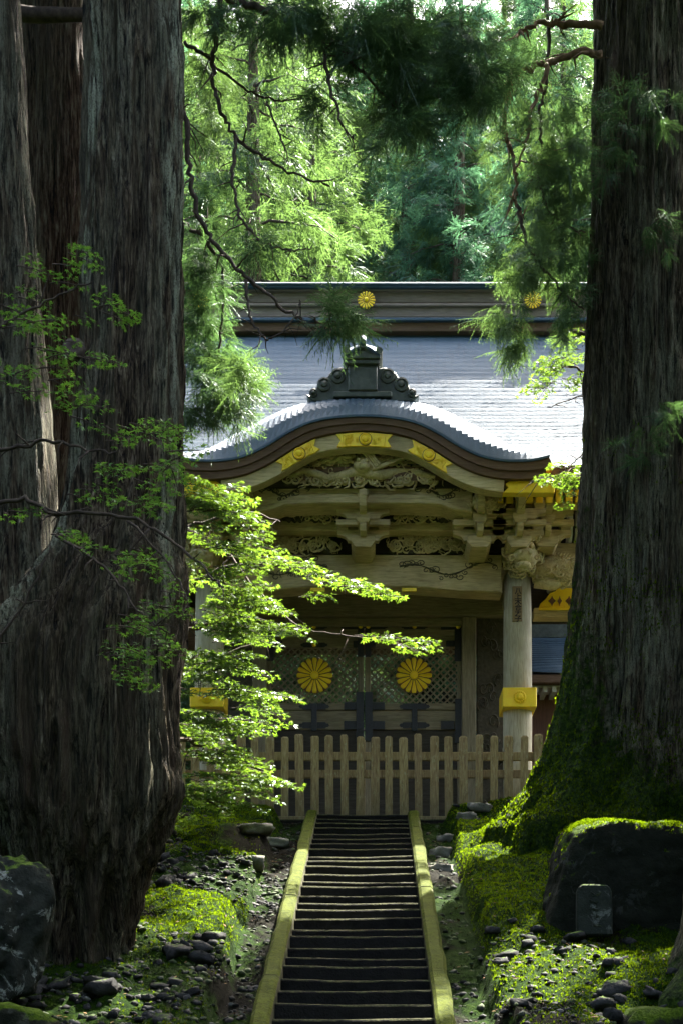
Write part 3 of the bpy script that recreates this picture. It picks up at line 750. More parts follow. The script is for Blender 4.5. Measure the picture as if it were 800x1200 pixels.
for s in (-1, 1):
    bracket(s*gx_(213, 25.5), 25.5, gate)
    box_part('cornice_beam', M['wood'], gate, *sorted((s*gx_(150, 25.0), s*5.6)), 24.95, 25.25, Z(592, 25.0), Z(584.5, 25.0))
    # beast-head beam noses at the column head
    rr = random.Random(33+s); m = MB(); cx, cz, cyy = s*(CXH+.05), 10.95, CY-.45
    m.ball((cx, cyy+.1, cz-.05), .30, 16, 10, (.95,1.2,.95)); m.ball((cx-s*.02, cyy-.28, cz-.17), .19, 14, 9, (1,1.1,.75)); m.ball((cx-s*.02, cyy-.22, cz-.33), .15, 12, 8, (1,1.1,.5))
    for k in (-1, 1):
        m.ball((cx+k*.11, cyy-.36, cz-.02), .055, 10, 7); m.ball((cx+k*.09, cyy-.46, cz-.17), .05, 10, 7)
        m.tube([(cx+k*.12, cyy-.2, cz+.16), (cx+k*.22, cyy+.0, cz+.28), (cx+k*.25, cyy+.2, cz+.27)], [.05,.04,.015], 7)
    for k in range(60):
        a = rr.uniform(0, 6.3); b = rr.uniform(-1.1, 1.1); q = rr.uniform(-.35, .35)
        curl(m, rr, cx+.30*math.cos(a)*math.cos(b*.6), cz-.05+.30*math.sin(a), rr.uniform(.04, .085), cyy+q, .02, 1.2, .8)
    m.build('beast_head_carving', M['carve'], gate, smooth=True)
    rr = random.Random(133+s); m = MB(); cz = 10.72; x0 = s*(CXH+.25)
    m.tube([(x0, CY-.05, cz), (x0+s*.35, CY-.08, cz+.06), (x0+s*.7, CY-.05, cz+.02), (x0+s*.92, CY-.02, cz-.14)], [.20,.24,.2,.1], 12)
    m.tube([(x0+s*.05, CY-.1, cz-.2), (x0+s*.4, CY-.14, cz-.26), (x0+s*.62, CY-.12, cz-.20)], [.10,.10,.04], 10)
    for k in range(46):
        u = rr.random(); a = rr.uniform(-2.2, 1.4)
        curl(m, rr, x0+s*(.02+.85*u), cz+.04+.22*math.sin(a)-.12*u*u, rr.uniform(.04, .08), CY-.10-.2*abs(math.cos(a)), .018, 1.2, .8)
    for k in range(12):
        u = k/11; m.tube([(x0+s*(.35+.6*u), CY-.2, cz+.2-.1*u*u), (x0+s*(.42+.62*u), CY-.24, cz+.30-.16*u*u)], [.025,.006], 5)
    m.build('beast_head_carving', M['carve'], gate, smooth=True)
    # pale coved ribs and gilt-capped tie at the side
    for k in range(9):
        px_ = 212+17.2+k*9.6+9; xx = s*gx_(px_, 26.3)
        m = MB(); m.tube([(xx, 26.15, Z(640, 26.15)), (xx, 25.99, Z(628, 26.0)), (xx, 25.93, Z(612, 25.9)), (xx-s*.03, 25.72, Z(600, 25.7))], .058, 8)
        m.build('cove_rib', M['white'], gate, smooth=True)
    for k in range(7):
        xx = s*gx_(219+k*10.5, 27.4); MB().tube([(xx, 27.5, Z(692, 27.4)), (xx, 27.35, Z(684, 27.4)), (xx, 27.2, Z(676, 27.3))], .078, 8).build('cove_rib', M['white'], gate, smooth=True)
    box_part('cove_board', M['dark'], gate, *sorted((s*gx_(215, 26.4), s*5.3)), 26.25, 26.40, Z(648, 26.3), Z(590, 26.3))
    box_part('side_purlin', M['wood'], gate, *sorted((s*gx_(206, 26.4), s*5.3)), 26.0, 26.4, Z(668, 26.2), Z(641, 26.2))
    x0, x1 = gx_(203, 27.4), 5.3
    pl = [(x0, Z(716, 27.4)), (x1, Z(716, 27.4)), (x1, Z(693, 27.4)), (gx_(226, 27.4), Z(693, 27.4)), (gx_(222, 27.4), Z(697, 27.4)), (gx_(216, 27.4), Z(699, 27.4)), (gx_(211, 27.4), Z(706, 27.4)), (gx_(205, 27.4), Z(711, 27.4))]
    gp = MB().prism([(s*a, b) for a, b in pl], 27.2, 27.45).build('gilt_beam_plate', M['gold'], gate, bv=.012)
    for cxp, wd in ((220, 4.5), (229, 2.6), (240, 4.5), (249, 2.6)):
        cx = s*gx_(cxp, 27.2); cz = Z(704.5, 27.2); a = gx_(wd, 27.2)
        MB().prism([(cx-a, cz), (cx-a*.3, cz+.05), (cx, cz+.10), (cx+a*.3, cz+.05), (cx+a, cz), (cx+a*.3, cz-.05), (cx, cz-.10), (cx-a*.3, cz-.05)], 27.185, 27.198).build('incised_mark', M['gold_line'], gp)
    MB().box(*sorted((s*x0, s*x1)), 27.17, 27.199, Z(715.5, 27.2), Z(712.5, 27.2)).build('gilt_bead', M['gold'], gp)
    box_part('side_tie_beam', M['wood'], gate, *sorted((s*gx_(197, 27.5), s*5.3)), 27.25, 27.55, Z(728, 27.5), Z(717, 27.5))
    box_part('side_wall_head', M['dark'], gate, *sorted((s*2.9, s*5.3)), 27.56, 27.7, Z(730, 27.6), Z(640, 27.6))

# faded paper votive slip on the column
sy = CY-.272
slip = MB().box(X(600, sy)+.0, X(611.2, sy), sy, sy+.06, Z(728, sy), Z(687, sy)).build('paper_slip', M['paper'], gate)
slip['label'] = 'faded brown paper slip with brush characters'
fc = bpy.data.curves.new('brush_characters', 'FONT'); fc.body = '八\n上\n木\n合\n大\n子'; fc.size = .125; fc.space_line = .80; fc.align_x = 'CENTER'; fc.offset = .003
fo = bpy.data.objects.new('brush_characters', fc); COL.objects.link(fo)
dg = bpy.context.evaluated_depsgraph_get(); tm = bpy.data.meshes.new_from_object(fo.evaluated_get(dg)); bpy.data.objects.remove(fo)
tm.name = 'brush_characters'; tm.materials.clear(); tm.materials.append(M['ink'])
fo = bpy.data.objects.new('brush_characters', tm); fo.location = ((X(600, sy)+X(611.2, sy))/2+.015, sy-.004, Z(695.5, sy)); fo.rotation_euler = (PI/2, 0, 0); link(fo, slip)

# ---------------- undulating gable (karahafu)
KF = 23.9
half = [(0,487),(15,487.3),(30,488.6),(45,490.6),(60,494),(72,498.5),(85,505),(96,511.5),(107,518.5),(118,525),(130,531),(143,535.8),(158,538.8),(175,540),(195,539.5),(208,537.5),(219,534)]
def smooth_curve(pts, n):
    xs = np.array([p[0] for p in pts], float); ys = np.array([p[1] for p in pts], float)
    t_ = np.linspace(xs[0], xs[-1], n); y = np.interp(t_, xs, ys)
    for _ in range(3): y[1:-1] = (y[:-2]+2*y[1:-1]+y[2:])/4
    return t_, y
hx, hy = smooth_curve(half, 61)
dxs = np.concatenate([-hx[::-1][:-1], hx]); pys = np.concatenate([hy[::-1][:-1], hy])
kx = dxs*KF/FPX; kz = CZ+(HY-pys)*KF/FPX
def offset(x, z, d):
    tx = np.gradient(x); tz = np.gradient(z); L = np.hypot(tx, tz); return x+tz/L*d, z-tx/L*d
def sec(x, z, a, b): return list(zip(x[a:b], z[a:b]))
N = len(kx); C0 = N//2
frac = np.abs(dxs)/219
x1, z1 = offset(kx, kz, .035+.0*frac); x2, z2 = offset(kx, kz, .13+.05*frac); x3, z3 = offset(kx, kz, .235+.075*frac)
x1 = np.clip(x1, -3.13, 3.13)
gb = MB().band(list(zip(kx, kz+.0)), list(zip(x1, z1)), KF-.05, KF+.35).build('copper_edge', M['copper'], gate)
MB().band(list(zip(x1, z1-.002)), list(zip(x2, z2)), KF-.02, KF+.35).build('bargeboard', M['brown'], gate)
cut = np.clip(x2, -3.10, 3.10)
MB().band(list(zip(cut, z2-.002)), list(zip(np.clip(x3, -3.06, 3.06), z3)), KF+.015, KF+.35).build('bargeboard', M['brown'], gate)
# inner rim board
x4, z4 = offset(kx, kz, .237+.075*frac); x5, z5 = offset(kx, kz, .50+.0*frac)
a = int(np.argmax(dxs > -168)); b = N-a
rim = MB().band(sec(x4, z4, a, b), sec(x5, z5, a, b), KF+.08, KF+.33).build('gable_rim', M['wood'], gate, bv=.01)
# curved soffit boards behind the rim
x6, z6 = offset(kx, kz, .24); x7, z7 = offset(kx, kz, .20)
MB().band(list(zip(x7, z7)), list(zip(x6, z6)), KF+.34, KF+1.9).build('soffit', M['dark'], gate)
def rim_plate(d0, d1, name='gilt_plate'):
    i0 = int(np.argmax(dxs >= d0)); i1 = int(np.argmax(dxs >= d1))+1
    q = np.arange(i0, i1); u = (q-i0)/max(1, len(q)-1)
    ia, ib = .255, .475
    xa, za = offset(kx, kz, ia+.07*frac+.0); xb, zb_ = offset(kx, kz, ib+.015)
    # lobed ends
    tp = list(zip(xa[q], za[q])); bt = list(zip(xb[q], zb_[q]))
    m = MB(); m.band(tp, bt, KF+.045, KF+.079)
    o = m.build(name, M['gold'], rim, bv=.008)
    mid = len(q)//2; cxm = (tp[mid][0]+bt[mid][0])/2; czm = (tp[mid][1]+bt[mid][1])/2
    m = MB(); m.lathe([(.10,0),(.10,.018),(.085,.03),(.075,.018),(.06,.018),(.05,.04),(.015,.05)], (cxm, KF+.045, czm), 'y', 24)
    m.build('gilt_roundel', M['gold'], o)
    rr = random.Random(int(d0)); m = MB(); ang = math.atan2(tp[-1][1]-tp[0][1], tp[-1][0]-tp[0][0])
    for k in range(26):
        u = rr.uniform(.08, .92); v = rr.uniform(.2, .8); j = int(u*(len(q)-1)); x_ = tp[j][0]*(1-v)+bt[j][0]*v; z_ = tp[j][1]*(1-v)+bt[j][1]*v
        if math.hypot(x_-cxm, z_-czm) < .13: continue
        curl(m, rr, x_, z_, rr.uniform(.022, .045), KF+.044, .007, 1.2, .8)
    tag(m.build('gilt_scrolls', M['gold'], o, smooth=True), kind='stuff')
    m = MB(); m.lathe([(.112,0),(.112,.008),(.101,.008)], (cxm, KF+.046, czm), 'y', 28); m.build('roundel_outline', M['gold_line'], o)
    # swallow-tail tips
    for e, sg in ((0, -1), (-1, 1)):
        t_, b_ = Vector(tp[e]), Vector(bt[e]); mid_ = (t_+b_)/2; dirv = Vector((math.cos(ang), math.sin(ang)))*sg
        m = MB(); m.prism([tuple(t_), tuple(t_+dirv*.11-(t_-mid_)*.1), tuple(mid_+dirv*.035), tuple(b_+dirv*.11-(b_-mid_)*.1), tuple(b_)] , KF+.046, KF+.078); m.build('gilt_tip', M['gold'], o)
rim_plate(-26, 26); rim_plate(70, 106); rim_plate(-106, -70)
for s in (-1, 1):     # gilt boards closing the rim, at the foot of the gable
    pl = [(163, 577), (170, 571), (167, 566), (174, 561.5), (225, 561.5), (225, 577)]
    MB().prism([(s*gx_(a_, KF+.1), Z(b_, KF+.1)) for a_, b_ in pl], KF+.12, KF+.30).build('gilt_eave_plate', M['gold'], gate, bv=.01)

# tympanum: dragon among clouds
TY = 24.42
def in_tym(x, z):
    return abs(x) < gx_(92, TY) and z < np.interp(abs(x), kx[C0:], kz[C0:])-.40
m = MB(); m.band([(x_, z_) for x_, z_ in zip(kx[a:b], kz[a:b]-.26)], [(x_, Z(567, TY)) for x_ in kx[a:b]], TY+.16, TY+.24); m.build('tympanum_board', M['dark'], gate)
rr = random.Random(5); m = MB()
x0 = gx_(95, TY); z0 = Z(566, TY); z1_ = Z(523, TY)
relief(m, -x0, x0, z0, z1_, TY+.14, .10, 7, 21, in_tym, 90)
for k in range(260):
    cx = rr.uniform(-x0, x0); cz = z0+.03+(z1_-z0)*rr.random()**1.6
    if in_tym(cx*1.06, cz+.06): curl(m, rr, cx, cz, rr.uniform(.05, .10), TY+rr.uniform(-.02, .06), rr.uniform(.016, .026))
for k in range(26):          # streaming mane to either side
    for s in (-1, 1):
        u = rr.random(); p0 = (s*gx_(rr.uniform(6, 22), TY), Z(rr.uniform(530, 545), TY)); p1 = (s*gx_(rr.uniform(45, 76), TY), Z(rr.uniform(530, 549), TY))
        if in_tym(p1[0], p1[1]): ribbon(m, rr, p0, p1, .045, TY-.03+rr.uniform(-.04, .03), .026, rr.uniform(2, 3.4))
body = [(-86,560),(-70,553),(-56,556),(-40,561),(-22,556),(-6,552),(6,556),(22,558),(40,552),(56,551),(70,557),(84,561)]
m.tube([(gx_(a_, TY), TY-.02-.05*math.sin(i*1.3), Z(b_, TY)) for i, (a_, b_) in enumerate(body)], [.03,.05,.065,.075,.085,.09,.09,.085,.075,.065,.05,.03], 10)
m.ball((0, TY-.12, Z(549, TY)), .15, 14, 10, (1.1,.8,.85)); m.ball((.02, TY-.22, Z(553, TY)), .085, 10, 8, (1.3,1,.8))
for k in (-1, 1): m.ball((k*.07, TY-.23, Z(545.5, TY)), .032, 8, 6)
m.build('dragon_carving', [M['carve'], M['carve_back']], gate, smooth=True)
# plank crossing the carving
m = MB(); p0 = (gx_(-1, TY), Z(527, TY)); p1 = (gx_(17, TY), Z(552, TY)); d = Vector((p1[0]-p0[0], p1[1]-p0[1])).normalized(); nrm = Vector((-d.y, d.x))
for k in range(4):
    o_ = nrm*(.035*(k-1.5)*2*.55); m.prism([tuple(Vector(p0)+o_-nrm*.015), tuple(Vector(p1)+o_-nrm*.015), tuple(Vector(p1)+o_+nrm*.015), tuple(Vector(p0)+o_+nrm*.015)], TY-.20-.01*(k % 2), TY-.12)
m.prism([tuple(Vector(p1)-nrm*.1-d*.05), tuple(Vector(p1)-nrm*.1), tuple(Vector((gx_(62, TY), Z(537, TY)))), tuple(Vector((gx_(60, TY), Z(533.5, TY))))][::-1], TY-.17, TY-.1)
m.build('carved_plank', M['carve'], gate, bv=.004)

# copper roof over the undulating gable: courses run back from the edge
hgt_add = lambda q: .13+.30*np.clip(1-np.abs(q), 0, 1)**.6
prof_y = [(KF-.05, 0.0), (KF+.02, .30), (KF+.14, .58), (KF+.32, .80), (KF+.58, .95), (KF+.9, 1.0), (KF+3.2, 1.04)]
NC = 32
for s in (1,):
    vs = []; fs = []
    ul = np.linspace(-1, 1, 2*NC+1); q = len(prof_y)
    xs_f = np.interp(ul*219, dxs, kx); zs_f = np.interp(ul*219, dxs, kz)
    rise = .56+.22*np.exp(-((np.abs(ul)-.55)/.22)**2)-.42*np.clip((np.abs(ul)-.70)/.30, 0, 1)
    out = np.sign(ul)*.02
    for i in range(2*NC):
        l, r = (i, i+1); up = .09
        # each course: outer (lower) edge stands proud
        if ul[i]+ul[i+1] > 0: dl, dr = 0.0, up
        else: dl, dr = up, 0.0
        for (yy, ff) in prof_y:
            kf = min(1.0, 3*ff)*max(0.0, .93-ff); vs.append((xs_f[l], yy, zs_f[l]+.002+rise[l]*ff+dl*kf)); vs.append((xs_f[r], yy, zs_f[r]+.002+rise[r]*ff+dr*kf))
        b0 = i*2*q
        for k in range(q-1): fs.append((b0+2*k, b0+2*k+1, b0+2*k+3, b0+2*k+2))
        if i < 2*NC-1:
            for k in range(q-1):
                fs.append((b0+2*k+1, b0+2*q+2*k, b0+2*q+2*k+2, b0+2*k+3))
    MB().add(vs, fs).build('gable_roof', M['copper'], gate)

# ridge-end ornament
OY = 24.18
sil = [(0,470),(40,470),(58,470),(64,466),(66,461),(62,463),(57,463),(56,457),(53,449),(47,443),(42,442),(39,437),(33,432),(26,430),(20,431),(20,424),(18,417),(0,415)]
pl = [(gx_(a_, OY), Z(b_, OY)) for a_, b_ in sil]; pl = pl+[(-x_, z_) for x_, z_ in pl[::-1][1:-1]]
orn = MB().prism(pl, OY, OY+.28).build('ridge_ornament', M['oni'], gate, bv=.015)
for s in (-1, 1):
    for cxp, cyp, R in ((29, 441, 8.6), (45, 451, 8.2), (57.5, 461, 5.0)):
        c_ = (s*gx_(cxp, OY), OY, Z(cyp, OY)); r0 = gx_(R, OY)
        MB().lathe([(r0, 0), (r0, .04), (r0*.75, .05), (r0*.70, .025), (r0*.45, .025), (r0*.4, .06), (r0*.1, .07)], c_, 'y', 20).build('scroll_disc', M['oni'], orn)
bx = gx_(17, OY)
MB().box(-bx, bx, OY-.12, OY-.001, Z(461, OY), Z(427, OY)).build('ornament_block', M['oni'], orn, bv=.015)
MB().box(-gx_(34, OY), gx_(34, OY), OY-.10, OY-.002, Z(468, OY), Z(461.3, OY)).build('ornament_base', M['oni'], orn, bv=.015)
for k, (wd, pa, pb) in enumerate(((19, 430, 426.5), (20.5, 425.5, 422))):
    pl = [(-gx_(wd, OY), Z(pa+2.5, OY)), (gx_(wd, OY), Z(pa+2.5, OY)), (gx_(wd, OY), Z(pb+1.5, OY)), (0, Z(pb-3, OY)), (-gx_(wd, OY), Z(pb+1.5, OY))]
    MB().prism(pl, OY-.20-.05*k, OY+.24).build('ornament_cornice', M['oni'], orn, bv=.008)
for dx, py in ((-19, 418.5), (0, 411.5), (19, 418.5)):
    MB().tube([(gx_(dx, OY), OY-.30, Z(py+2, OY)), (gx_(dx, OY), OY+.4, Z(py+2, OY))], gx_(4, OY), 14).build('round_cap', M['oni'], orn, smooth=False)
# lead-grey caps sloping back over the ornament, then the gable ridge running back into the main roof
g_ = lambda p: gx_(p, OY)
def loft(name, mat, a_, b_, parent, thick=.05):     # two (x,y,z) edge polylines
    n_ = len(a_); vs = list(a_)+list(b_)+[(x_, y_, z_-thick) for x_, y_, z_ in a_]+[(x_, y_, z_-thick) for x_, y_, z_ in b_]
    fs = [(i, i+1, n_+i+1, n_+i) for i in range(n_-1)]+[(2*n_+i+1, 2*n_+i, 3*n_+i, 3*n_+i+1) for i in range(n_-1)]+[(i+1, i, 2*n_+i, 2*n_+i+1) for i in range(n_-1)]
    return MB().add(vs, fs).build(name, mat, parent)
za, zb2 = Z(420, OY), Z(398, OY)+.16
loft('ornament_cap', M['copper'], [(-g_(20), OY-.26, za-.05), (-g_(10), OY-.28, za+.04), (0, OY-.29, za+.10), (g_(10), OY-.28, za+.04), (g_(20), OY-.26, za-.05)],
     [(-g_(19), OY+.42, za+.38), (-g_(10), OY+.44, zb2-.04), (0, OY+.45, zb2), (g_(10), OY+.44, zb2-.04), (g_(19), OY+.42, za+.38)], orn)
MB().tube([(0, OY-.33, Z(413, OY)), (0, OY-.05, Z(404, OY)+.06), (0, OY+.45, zb2+.10), (0, 28.2, zb2+.16)], g_(3.7), 12).build('ridge_roll', M['copper'], orn, smooth=True)
pl = [(-g_(19), za), (g_(19), za), (g_(19), za+.33), (0, zb2-.03), (-g_(19), za+.33)]
MB().prism(pl, OY+.40, 28.4).build('gable_ridge', M['copper'], gate)
pl = [(-g_(20), Z(470, OY)), (g_(20), Z(470, OY)), (g_(18), za-.01), (-g_(18), za-.01)]
MB().prism(pl, OY+.29, 28.4).build('gable_ridge_side', M['oni'], gate)

# ---------------- main roof
EY, RY = 24.35, 29.5
ez, rz = Z(547, EY), Z(380, 29.05)
def roof_pt(u):           # u 0 at eave, 1 at ridge: concave sweep
    y = EY+(29.15-EY)*u; z = ez+(rz-ez)*(.80*u+.20*u*u); return y, z
NCR = 36; xw = np.concatenate([np.linspace(-6.3, 6.3, 85)])
sori = .55*np.clip((np.abs(xw)-3.4)/2.9, 0, 1)**2.2
rough_ = np.random.default_rng(5)
def roof_side(sign):
    vs = []; fs = []; nxw = len(xw); rows = []
    for i in range(NCR):
        for (u, dz) in ((i/NCR, .036), ((i+1)/NCR, .0)):
            y, z = roof_pt(u); yy = y if sign > 0 else 2*RY-y
            wob = .010*vnoise(xw*.9+i*3.7, xw*0+i*1.3, xw*0)+.005*vnoise(xw*3.1+i*1.9, xw*0+i*2.1, xw*0+4) if dz else 0*xw
            lim = 1.0-.06*u
            rows.append(np.stack([xw*lim, np.full(nxw, yy), z+dz+sori*(1-u)**1.5+wob], -1))
    V = np.concatenate(rows); R = len(rows)
    id_ = np.arange(R*nxw).reshape(R, nxw)
    F = np.stack([id_[:-1,:-1], id_[:-1,1:], id_[1:,1:], id_[1:,:-1]], -1).reshape(-1, 4)
    if sign < 0: F = F[:, ::-1]
    return V, F
for sign in (1, -1):
    V, F = roof_side(sign); obj_me('main_roof_slope', mesh_np('main_roof_slope', V, F), M['copper'], gate)
# roof thickness, soffit, fascia and rafters
for sign in (1, -1):
    fl = (lambda y: y) if sign > 0 else (lambda y: 2*RY-y)
    m = MB(); nxw = len(xw)
    rows = []
    for u, d in ((0, .04), (0, .26), (.06, .38), (.3, .52), (.62, .7), (1.0, .8)):
        y, z = roof_pt(u); rows.append([(x_*.995, fl(y+(.02 if d < .1 else .06)), z-d+.05+so_*(1-u)**1.5) for x_, so_ in zip(xw, sori)])
    vs = [p for r in rows for p in r]; fs = []
    for j in range(len(rows)-1):
        for i in range(nxw-1):
            f = (j*nxw+i+1, j*nxw+i, (j+1)*nxw+i, (j+1)*nxw+i+1); fs.append(f if sign > 0 else f[::-1])
    m.add(vs, fs).build('eave_soffit', M['brown'], gate)
    # gable ends
for s in (-1, 1):
    pl = []
    for u in np.linspace(0, 1, 12): pl.append(roof_pt(u))
    poly = [(y, z-.02+.55*(1-u)**1.5) for u, (y, z) in zip(np.linspace(0, 1, 12), pl)]
    poly2 = poly+[(2*RY-y, z) for y, z in poly[::-1]]
    low = [(y+.02, z-.6) for y, z in poly]+[(2*RY-y-.02, z-.6) for y, z in poly[::-1]]
    m = MB(); n_ = len(poly2); vs = [(s*5.9, y, z) for y, z in poly2]+[(s*5.9, y, z) for y, z in low]
    m.add(vs, [(i, i+1, n_+i+1, n_+i) for i in range(n_-1)]); m.build('verge_board', M['brown'], gate)
rm = MB(); rm.box(-.052, .052, 0, 1.7, -.10, .10); rme = rm.mesh('rafter'); rme.materials.append(M['brown'])
cm = MB(); cm.box(-.058, .058, -.035, .12, -.105, .105); cme = cm.mesh('rafter_cap'); cme.materials.append(M['gold'])
for s in (-1, 1):
    for k in range(23):
        xx = s*gx_(160+k*11.6, 24.75); 
        if abs(xx) > 5.8: break
        so_ = .55*max(0, (abs(xx)-3.4)/2.9)**2.2
        zz = Z(582, 24.75)+so_
        ra = obj_me('rafter', rme, None, gate, (xx, 24.76, zz)); ra.rotation_euler = (math.radians(14), 0, 0)
        obj_me('rafter_cap', cme, None, ra, (xx, 24.75, zz)).rotation_euler = (math.radians(14), 0, 0)
    bx0, bx1 = sorted((s*gx_(155, 24.7), s*3.4)); box_part('eave_batten', M['wood'], gate, bx0, bx1, 24.72, 24.95, Z(574.5, 24.8), Z(562, 24.8))
# main ridge
def ridge(pa, pb, hw, y0, y1, mat, name='ridge_course', bv=.012):
    return box_part(name, mat, gate, -hw, hw, y0, y1, Z(pb, y0), Z(pa, y0), bv)
ridge(375.5, 388, 5.75, 28.72, 30.28, M['brown']); ridge(371.5, 375.3, 5.85, 28.64, 30.36, M['copper'])
ridge(358.5, 371.3, 5.7, 28.86, 30.14, M['ridge']); ridge(354.5, 358.3, 5.75, 28.80, 30.2, M['ridge'])
ridge(340.5, 354.3, 5.7, 28.92, 30.08, M['ridge']); ridge(336.5, 340.3, 5.78, 28.84, 30.16, M['ridge']); ridge(333, 336.3, 5.85, 28.76, 30.24, M['copper']); 
rc = [(28.72, Z(333, 28.72)+.001), (30.28, Z(333, 28.72)+.001), (30.28, Z(330, 28.72)), (29.5, Z(324.5, 28.72)), (28.72, Z(330, 28.72))]
MB().prism_x(rc, -5.95, 5.95).build('ridge_cap', M['copper'], gate, bv=.02)
for dx in (2, 196, -190):
    chrysanthemum('chrysanthemum_crest', gx_(dx, 28.9), 28.80, Z(352, 28.8), .18, gate, GM)
# gate ceiling keeps the porch dark
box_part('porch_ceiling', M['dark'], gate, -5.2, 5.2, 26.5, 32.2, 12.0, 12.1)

# ---------------- side building beyond the gate
sb = empty('side_building', (7.2, 32.5, 5.86)); tag(sb, 'low side building with red-brown wall and blue copper roof behind the column', 'building')
BY = 31.0
box_part('wall', M['red_wall'], sb, 3.5, 11.5, BY+.9, BY+1.1, 5.86, Z(812, BY+.9), .01)
e0, e1 = Z(791, BY), Z(747, BY+2.2); vs = []; fs = []; nn = 20; xx_ = np.linspace(3.1, 12, 14)
for i in range(nn):
    for (u, dz) in ((i/nn, .02), ((i+1)/nn, 0)):
        for x_ in xx_: vs.append((x_, BY+2.2*u, e0+(e1-e0)*(.8*u+.2*u*u)+dz-.35*math.exp(-(x_-3.1)/1.0)*(-.25)*(1-u)))
n_ = len(xx_)
for j in range(2*nn-1):
    for i in range(n_-1): fs.append((j*n_+i, j*n_+i+1, (j+1)*n_+i+1, (j+1)*n_+i))
MB().add(vs, fs).build('roof', M['copper'], sb)
box_part('fascia', M['brown'], sb, 3.1, 12, BY+.02, BY+.25, Z(800, BY), e0+.015)
box_part('eave_board', M['white'], sb, 3.2, 12, BY+.30, BY+.9, Z(806, BY+.3), Z(799, BY+.3))
for k in range(40):
    xx = 3.3+k*.2; box_part('rafter', M['white'], sb, xx, xx+.09, BY+.2, BY+.88, Z(811, BY+.2), Z(806.2, BY+.3)-.002, 0)
box_part('ridge_beam', M['oni'], sb, 3.0, 12, BY+2.15, BY+2.6, Z(749, BY+2.2), Z(729, BY+2.2), .03)
box_part('back_roof_board', M['dark'], sb, 3.2, 12, BY+2.65, BY+2.75, 5.86, Z(735, BY+2.2), 0)

# ------------------------------------------------------------------ rocks
def ico(sub=3):
    import bmesh
    bm = bmesh.new(); bmesh.ops.create_icosphere(bm, subdivisions=sub, radius=1)
    V = np.array([v.co[:] for v in bm.verts]); F = np.array([[v.index for v in f.verts] for f in bm.faces]); bm.free(); return V, F
IV5, IF5 = ico(6); IV3, IF3 = ico(3); IV2, IF2 = ico(2)
def rock_from(IV, IF, name, size, seed, box=.0, rough=.16, freq=1.3, fine=.03):
    d = IV/np.linalg.norm(IV, axis=1, keepdims=True)
    p = 1/np.max(np.abs(d), axis=1)               # cube radius
    r = (1-box)+box*p
    r = r*(1+rough*fbm(d[:,0]*freq+seed, d[:,1]*freq, d[:,2]*freq, 3)+fine*fbm(d[:,0]*6+seed, d[:,1]*6, d[:,2]*6, 4))
    return mesh_np(name, d*r[:,None]*np.array(size), IF, True)
# block with a sloping mossy top beside the right-hand cedar
def boulder():
    d = IV5/np.linalg.norm(IV5, axis=1, keepdims=True)
    planes = []
    def pl(nv, dist): nv = Vector(nv).normalized(); planes.append((np.array(nv), dist))
    pl((0,-1,.02), .62); pl((0,1,.1), .70); pl((-1,-.10,.27), .86); pl((1,0,.05), 1.05); pl((.10,-.13,1), .72); pl((0,0,-1), .85); pl((-.7,-.6,.25), .93); pl((.6,-.7,.3), 1.0); pl((.5,0,.9), .86); pl((-.55,-.2,.9), .90)
    r = np.full(len(d), 9.0)
    soft = 0
    for nv, dist in planes:
        c = d@nv; rr = np.where(c > .02, dist/np.maximum(c, .02), 9.0); soft = soft+np.exp(-14*np.minimum(rr, 3))
    r = -np.log(soft)/14
    P = d*r[:,None]
    r2 = 1+.05*fbm(P[:,0]*2.2, P[:,1]*2.2, P[:,2]*2.2, 3)+.022*fbm(P[:,0]*9, P[:,1]*9, P[:,2]*9, 4)
    return mesh_np('mossy_boulder', P*r2[:,None], IF5, True)
BYY = 15.9
bo = obj_me('mossy_boulder', boulder(), M['boulder'], None, (X(737, BYY), BYY+.2, Z(1035, BYY)-.0)); bo.rotation_euler = (0, 0, -.10)
bo.scale = (.98, 1.0, .98)
tag(bo, 'large dark angular boulder with moss-covered sloping top beside the cedar roots', 'boulder')
# small stele leaning on the boulder
m = MB(); n = 14; prof = []
wx, hz = .19, .56
for (a_, b_) in ((-1,0),(-1.02,.3),(-1,.6),(-.97,.86),(-.88,.95),(-.7,.995),(0,1.0),(.7,.985),(.9,.94),(1.0,.84),(1.03,.5),(1.0,0)): prof.append((a_*wx, b_*hz))
m.prism(prof, 0, .10)
m2 = m.build('stone_stele', M['stele'], None, bv=.018); m2.location = (X(698, 15.1), 15.15, Z(1096, 15.1)); m2.rotation_euler = (math.radians(-5), 0, .03)
tag(m2, 'small upright grey stone tablet leaning on the dark boulder', 'stone tablet')
rr = random.Random(8); m = MB()
for k in range(5):
    cz = .45-.085*k; 
    for q in range(3):
        x_ = rr.uniform(-.03, .03); m.tube([(x_-.04, -.002, cz+rr.uniform(-.03, .03)), (x_+.04, -.002, cz+rr.uniform(-.03, .03))], .006, 4)
ins = m.build('worn_inscription', M['stele'], None); ins.parent = m2
lb = obj_me('lichen_boulder', rock_from(IV5, IF5, 'lichen_boulder', (.44, .50, .72), 4.0, .30, .22, 1.2, .05), M['lichen_rock'], None, (X(-8, 12.4), 12.5, Z(1090, 12.4)))
lb.rotation_euler = (0, .12, .4)
tag(lb, 'tall rounded boulder blotched with pale lichen at the foot of the cedar', 'boulder')
